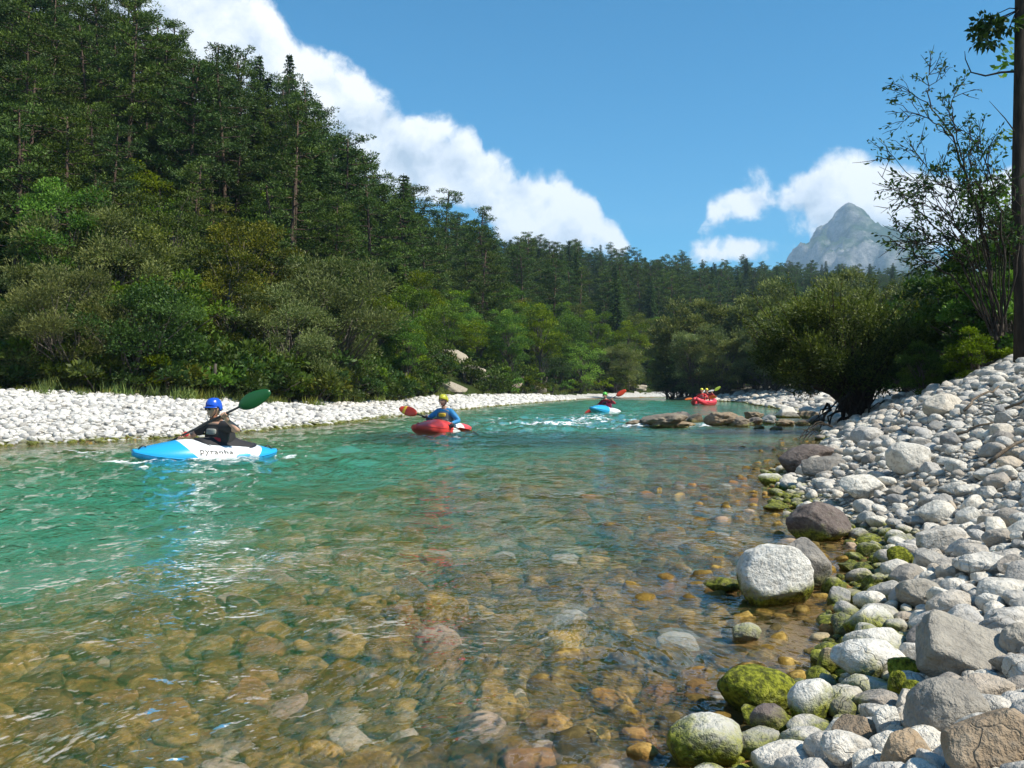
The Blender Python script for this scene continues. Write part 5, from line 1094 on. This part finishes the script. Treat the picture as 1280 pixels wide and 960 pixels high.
    for q in (-.05, 0, .05): V, F = ICO[2]; new_obj('vent', mesh_np('vent', rot(V * (.014, .008, .005) + (.05 - abs(q) * .4, q, .142 - abs(q) * .25)), F, True, [M_RUBBER]), hm)
    if brim:
        rw = []
        for r0, dz in ((.115, .03), (.13, .026), (.15, .016), (.148, .011), (.125, .02)): rw.append([(r0 * math.cos(a) - .004, (r0 - .02) * math.sin(a), dz) for a in np.linspace(-1.25, 1.25, 15)])
        rw = np.array(rw); k_, n_, _ = rw.shape; ii = np.arange(k_ - 1)[:, None] * n_ + np.arange(n_ - 1)[None]; F = np.stack([ii, ii + 1, ii + 1 + n_, ii + n_], -1).reshape(-1, 4); new_obj('brim', mesh_np('brim', rot(rw.reshape(-1, 3)), F, True, [helm]), hm)
    if glasses:
        gl = None
        for sg in (-1, 1): V, F = ICO[3]; o = new_obj('sunglasses', mesh_np('sunglasses', rot(V * (.010, .031, .020) + (.103, sg * .033, -.004)), F, True, [M_RUBBER]), root); V, F = tube(rot(np.array([(.098, sg * .058, .012), (.05, sg * .083, .015), (-.01, sg * .086, .01)])), .004, 5); new_obj('temple', mesh_np('temple', V, F, True, [M_RUBBER]), o)
    else:
        for sg in (-1, 1): V, F = ICO[2]; new_obj('eye', mesh_np('eye', rot(V * (.007, .012, .006) + (.090, sg * .030, .008)), F, True, [M_RUBBER]), root)
    if band is not None:
        e, wr = E[1]; d = (wr - e).normalized(); V, F = tube([wr - d * .012, wr + d * .02], .034, 12); new_obj('wristband', mesh_np('wristband', V, F, True, [band]), root)
        e, wr = E[0]; d = (wr - e).normalized(); V, F = tube([wr - d * .01, wr + d * .015], .033, 12); new_obj('watch', mesh_np('watch', V, F, True, [M_RUBBER]), root)
    return root
M_BLUEK = paint_mat('blue_kayak_plastic', (0.02, 0.36, 0.72), (0.80, 0.84, 0.86), 'stripe'); M_REDK = paint_mat('red_kayak_plastic', (0.72, 0.06, 0.05), (0.80, 0.78, 0.78), 'patch'); M_BLUEK2 = paint_mat('blue_and_white_plastic', (0.03, 0.38, 0.70), (0.82, 0.85, 0.87), 'rear')
C_BLUE = plain('blue_helmet_shell', (0.015, 0.09, 0.55), .25, coat=.4, var=.03); C_YEL = plain('yellow_helmet_shell', (0.75, 0.70, 0.04), .3, coat=.3, var=.04); C_GRN = plain('green_helmet_shell', (0.10, 0.50, 0.05), .3, coat=.3); C_DRED = plain('dark_red_fabric', (0.30, 0.015, 0.025), .7); C_RED = plain('red_fabric', (0.62, 0.04, 0.04), .7)
C_JBLUE = plain('blue_jacket_fabric', (0.02, 0.22, 0.48), .6); C_YPAD = plain('yellow_vest_fabric', (0.72, 0.46, 0.03), .7); C_GREY = plain('grey_vest_fabric', (0.12, 0.13, 0.13), .7); C_BLADEG = plain('green_paddle_blade', (0.012, 0.10, 0.025), .35, scale=6); C_BLADER = plain('red_paddle_blade', (0.60, 0.05, 0.02), .35, scale=6); C_SHAFT = plain('carbon_shaft', (0.015, 0.015, 0.016), .35); C_PINK = plain('raspberry_fabric', (0.55, 0.03, 0.12), .7); C_LIME = plain('lime_paddle_blade', (0.30, 0.42, 0.05), .4); C_ORANGE = plain('orange_paddle_blade', (0.75, 0.20, 0.03), .4)
C_VRED = plain('red_vest_fabric', (0.45, 0.025, 0.03), .7); C_VGREY = plain('light_grey_vest_fabric', (0.28, 0.29, 0.27), .7)
# first kayaker
K1 = (-4.10, 12.2, -0.065); f1 = (-.8, -.6); h1 = heading(*f1); LH, RH = (-.02, .35, .67), (.42, -.10, .37)
kayak(K1[0] + f1[0] * .10, K1[1] + f1[1] * .10, *f1, 1.96, M_BLUEK, 'bright blue and white kayak under the blue helmeted paddler', roll=R(-6), pitch=R(-2), text='pyranha', z=K1[2], cx=-.24)
TW = .45; PL, PR = [Matrix.Rotation(-TW, 3, 'Z') @ Vector(q) for q in (LH, RH)]
person(K1, h1 + TW, PL, PR, 'person in blue helmet, sunglasses and black vest paddling the blue kayak', M_BLACK, M_BLACK, C_VRED, C_BLUE, 'short', yaw=R(-6), lean=.06, glasses=True, band=C_RED, brim=True, pad=C_VGREY, hints=((-.1, .9, -.45), (0, -.7, -.4)))
paddle(K1, h1, RH, LH, C_BLADEG, C_SHAFT, 'dark green bladed paddle held by the person in the blue helmet', 2.12, feather=.5)
# second
K2 = (-1.53, 19.6, -0.05); f2 = (-.45, -.89); h2 = heading(*f2); RH, LH = (.30, -.30, .40), (.24, .36, .20)
kayak(K2[0], K2[1], *f2, 2.3, M_REDK, 'red and white kayak under the yellow helmeted paddler', roll=R(4), pitch=R(-3), z=K2[2])
person(K2, h2, LH, RH, 'person in yellow helmet and blue jacket paddling the red kayak', C_JBLUE, C_GREY, C_GREY, C_YEL, 'long', yaw=R(-8), lean=.03, gloves=M_BLACK, pad=C_YPAD, hints=((-.2, .6, -.5), (-.2, -.6, -.5)))
paddle(K2, h2, RH, LH, C_BLADER, C_SHAFT, 'red bladed paddle held level by the person in the blue jacket', 2.0, feather=.9, tipmat=C_YPAD)
# third
K3 = (3.88, 37.0, -0.05); f3 = (-.6, -.8); h3 = heading(*f3); LH, RH = (.02, .33, .62), (.34, -.14, .30)
kayak(K3[0], K3[1], *f3, 2.3, M_BLUEK2, 'blue and white kayak in the rapids under the green helmeted paddler', roll=R(-3), pitch=R(-5), z=K3[2])
person(K3, h3, LH, RH, 'person in green helmet and dark red jacket paddling through the rapids', C_DRED, C_PINK, M_BLACK, C_GRN, 'long', yaw=R(10), lean=.05)
paddle(K3, h3, RH, LH, C_BLADER, C_SHAFT, 'red bladed paddle raised by the person in the green helmet', 2.05, feather=.5)
# inflatable with two people
def inflatable(X, Y, fx, fy):
    root = empty('inflatable_kayak', (X, Y, 0), heading(fx, fy)); tag(root, 'long red inflatable kayak carrying two people at the bend', 'inflatable kayak'); m_r = plain('red_inflatable_skin', (0.70, 0.05, 0.07), .45); m_g = plain('grey_inflatable_skin', (0.35, 0.35, 0.36), .5)
    for sg in (1, -1):
        P = [(s * 1.6, sg * .36 * (1 - abs(s) ** 4) + sg * .03, .12 + .28 * abs(s) ** 4) for s in np.linspace(-1, 1, 25)]; V, F = tube(P, .155 - .05 * np.abs(np.linspace(-1, 1, 25)) ** 6, 14); new_obj('side_tube', mesh_np('side_tube', V, F, True, [m_r]), root)
        V, F = tube([(p[0], p[1] * 1.42 + sg * .01, p[2] + .02) for p in P[3:-3]], .012, 6); new_obj('grab_line', mesh_np('grab_line', V, F, True, [M_BLACK]), root)
    V, F = loft(ellipse_rows([-.02, .03, .08], [0, 0, 0], [1.35, 1.4, 1.35], [.3, .33, .3])); new_obj('floor', mesh_np('floor', V, F, True, [m_g]), root)
    for x in (.35, -.65): V, F = tube([(x, -.3, .2), (x, 0, .22), (x, .3, .2)], .11, 12); new_obj('thwart', mesh_np('thwart', V, F, True, [m_g]), root)
    return root
KI = (11.7, 54.0, 0.0); fi = (-.5, -.866); hi = heading(*fi); inflatable(KI[0], KI[1], *fi)
for dx, lab, LH, RH, v1, fe in ((.5, 'person in yellow helmet and red vest at the front of the inflatable', (.25, .3, .34), (.3, -.25, .3), C_RED, .4), (-.45, 'person in yellow helmet raising a paddle at the back of the inflatable', (-.02, .33, .66), (.30, -.12, .34), C_DRED, .6)):
    L0 = (KI[0] + fi[0] * dx, KI[1] + fi[1] * dx, .12); person(L0, hi, LH, RH, lab, C_RED if dx > 0 else C_DRED, v1, C_GREY, C_YEL, 'long', zup=0.02)
    paddle(L0, hi, RH, LH, C_LIME if dx < 0 else C_ORANGE, C_SHAFT, 'lime bladed paddle raised at the back of the inflatable' if dx < 0 else 'orange bladed paddle held across the front of the inflatable', 1.95, feather=fe)
bpy.data.collections.remove(TMP)

# ------------------------------------------------------------------ haze
HAZE = True
def haze():
    x0, x1, y0, y1, z0, z1 = -3650.0, 3650.0, -3650.0, 3650.0, -5.2, 700.0
    V = np.array([(x, y, z) for x in (x0, x1) for y in (y0, y1) for z in (z0, z1)]); F = np.array([[0, 1, 3, 2], [4, 6, 7, 5], [0, 4, 5, 1], [2, 3, 7, 6], [0, 2, 6, 4], [1, 5, 7, 3]])
    m, T = mat('valley_haze'); v = T.n('ShaderNodeVolumePrincipled', {'Color': (0.50, 0.74, 1.0, 1), 'Density': 0.00019, 'Anisotropy': 0.0}); finish(T, None, v.outputs[0])
    o = new_obj('haze', mesh_np('haze', V, F, False, [m])); o['kind'] = 'stuff'; o['label'] = 'thin blue haze filling the valley air'; o['category'] = 'haze'
if HAZE: haze()
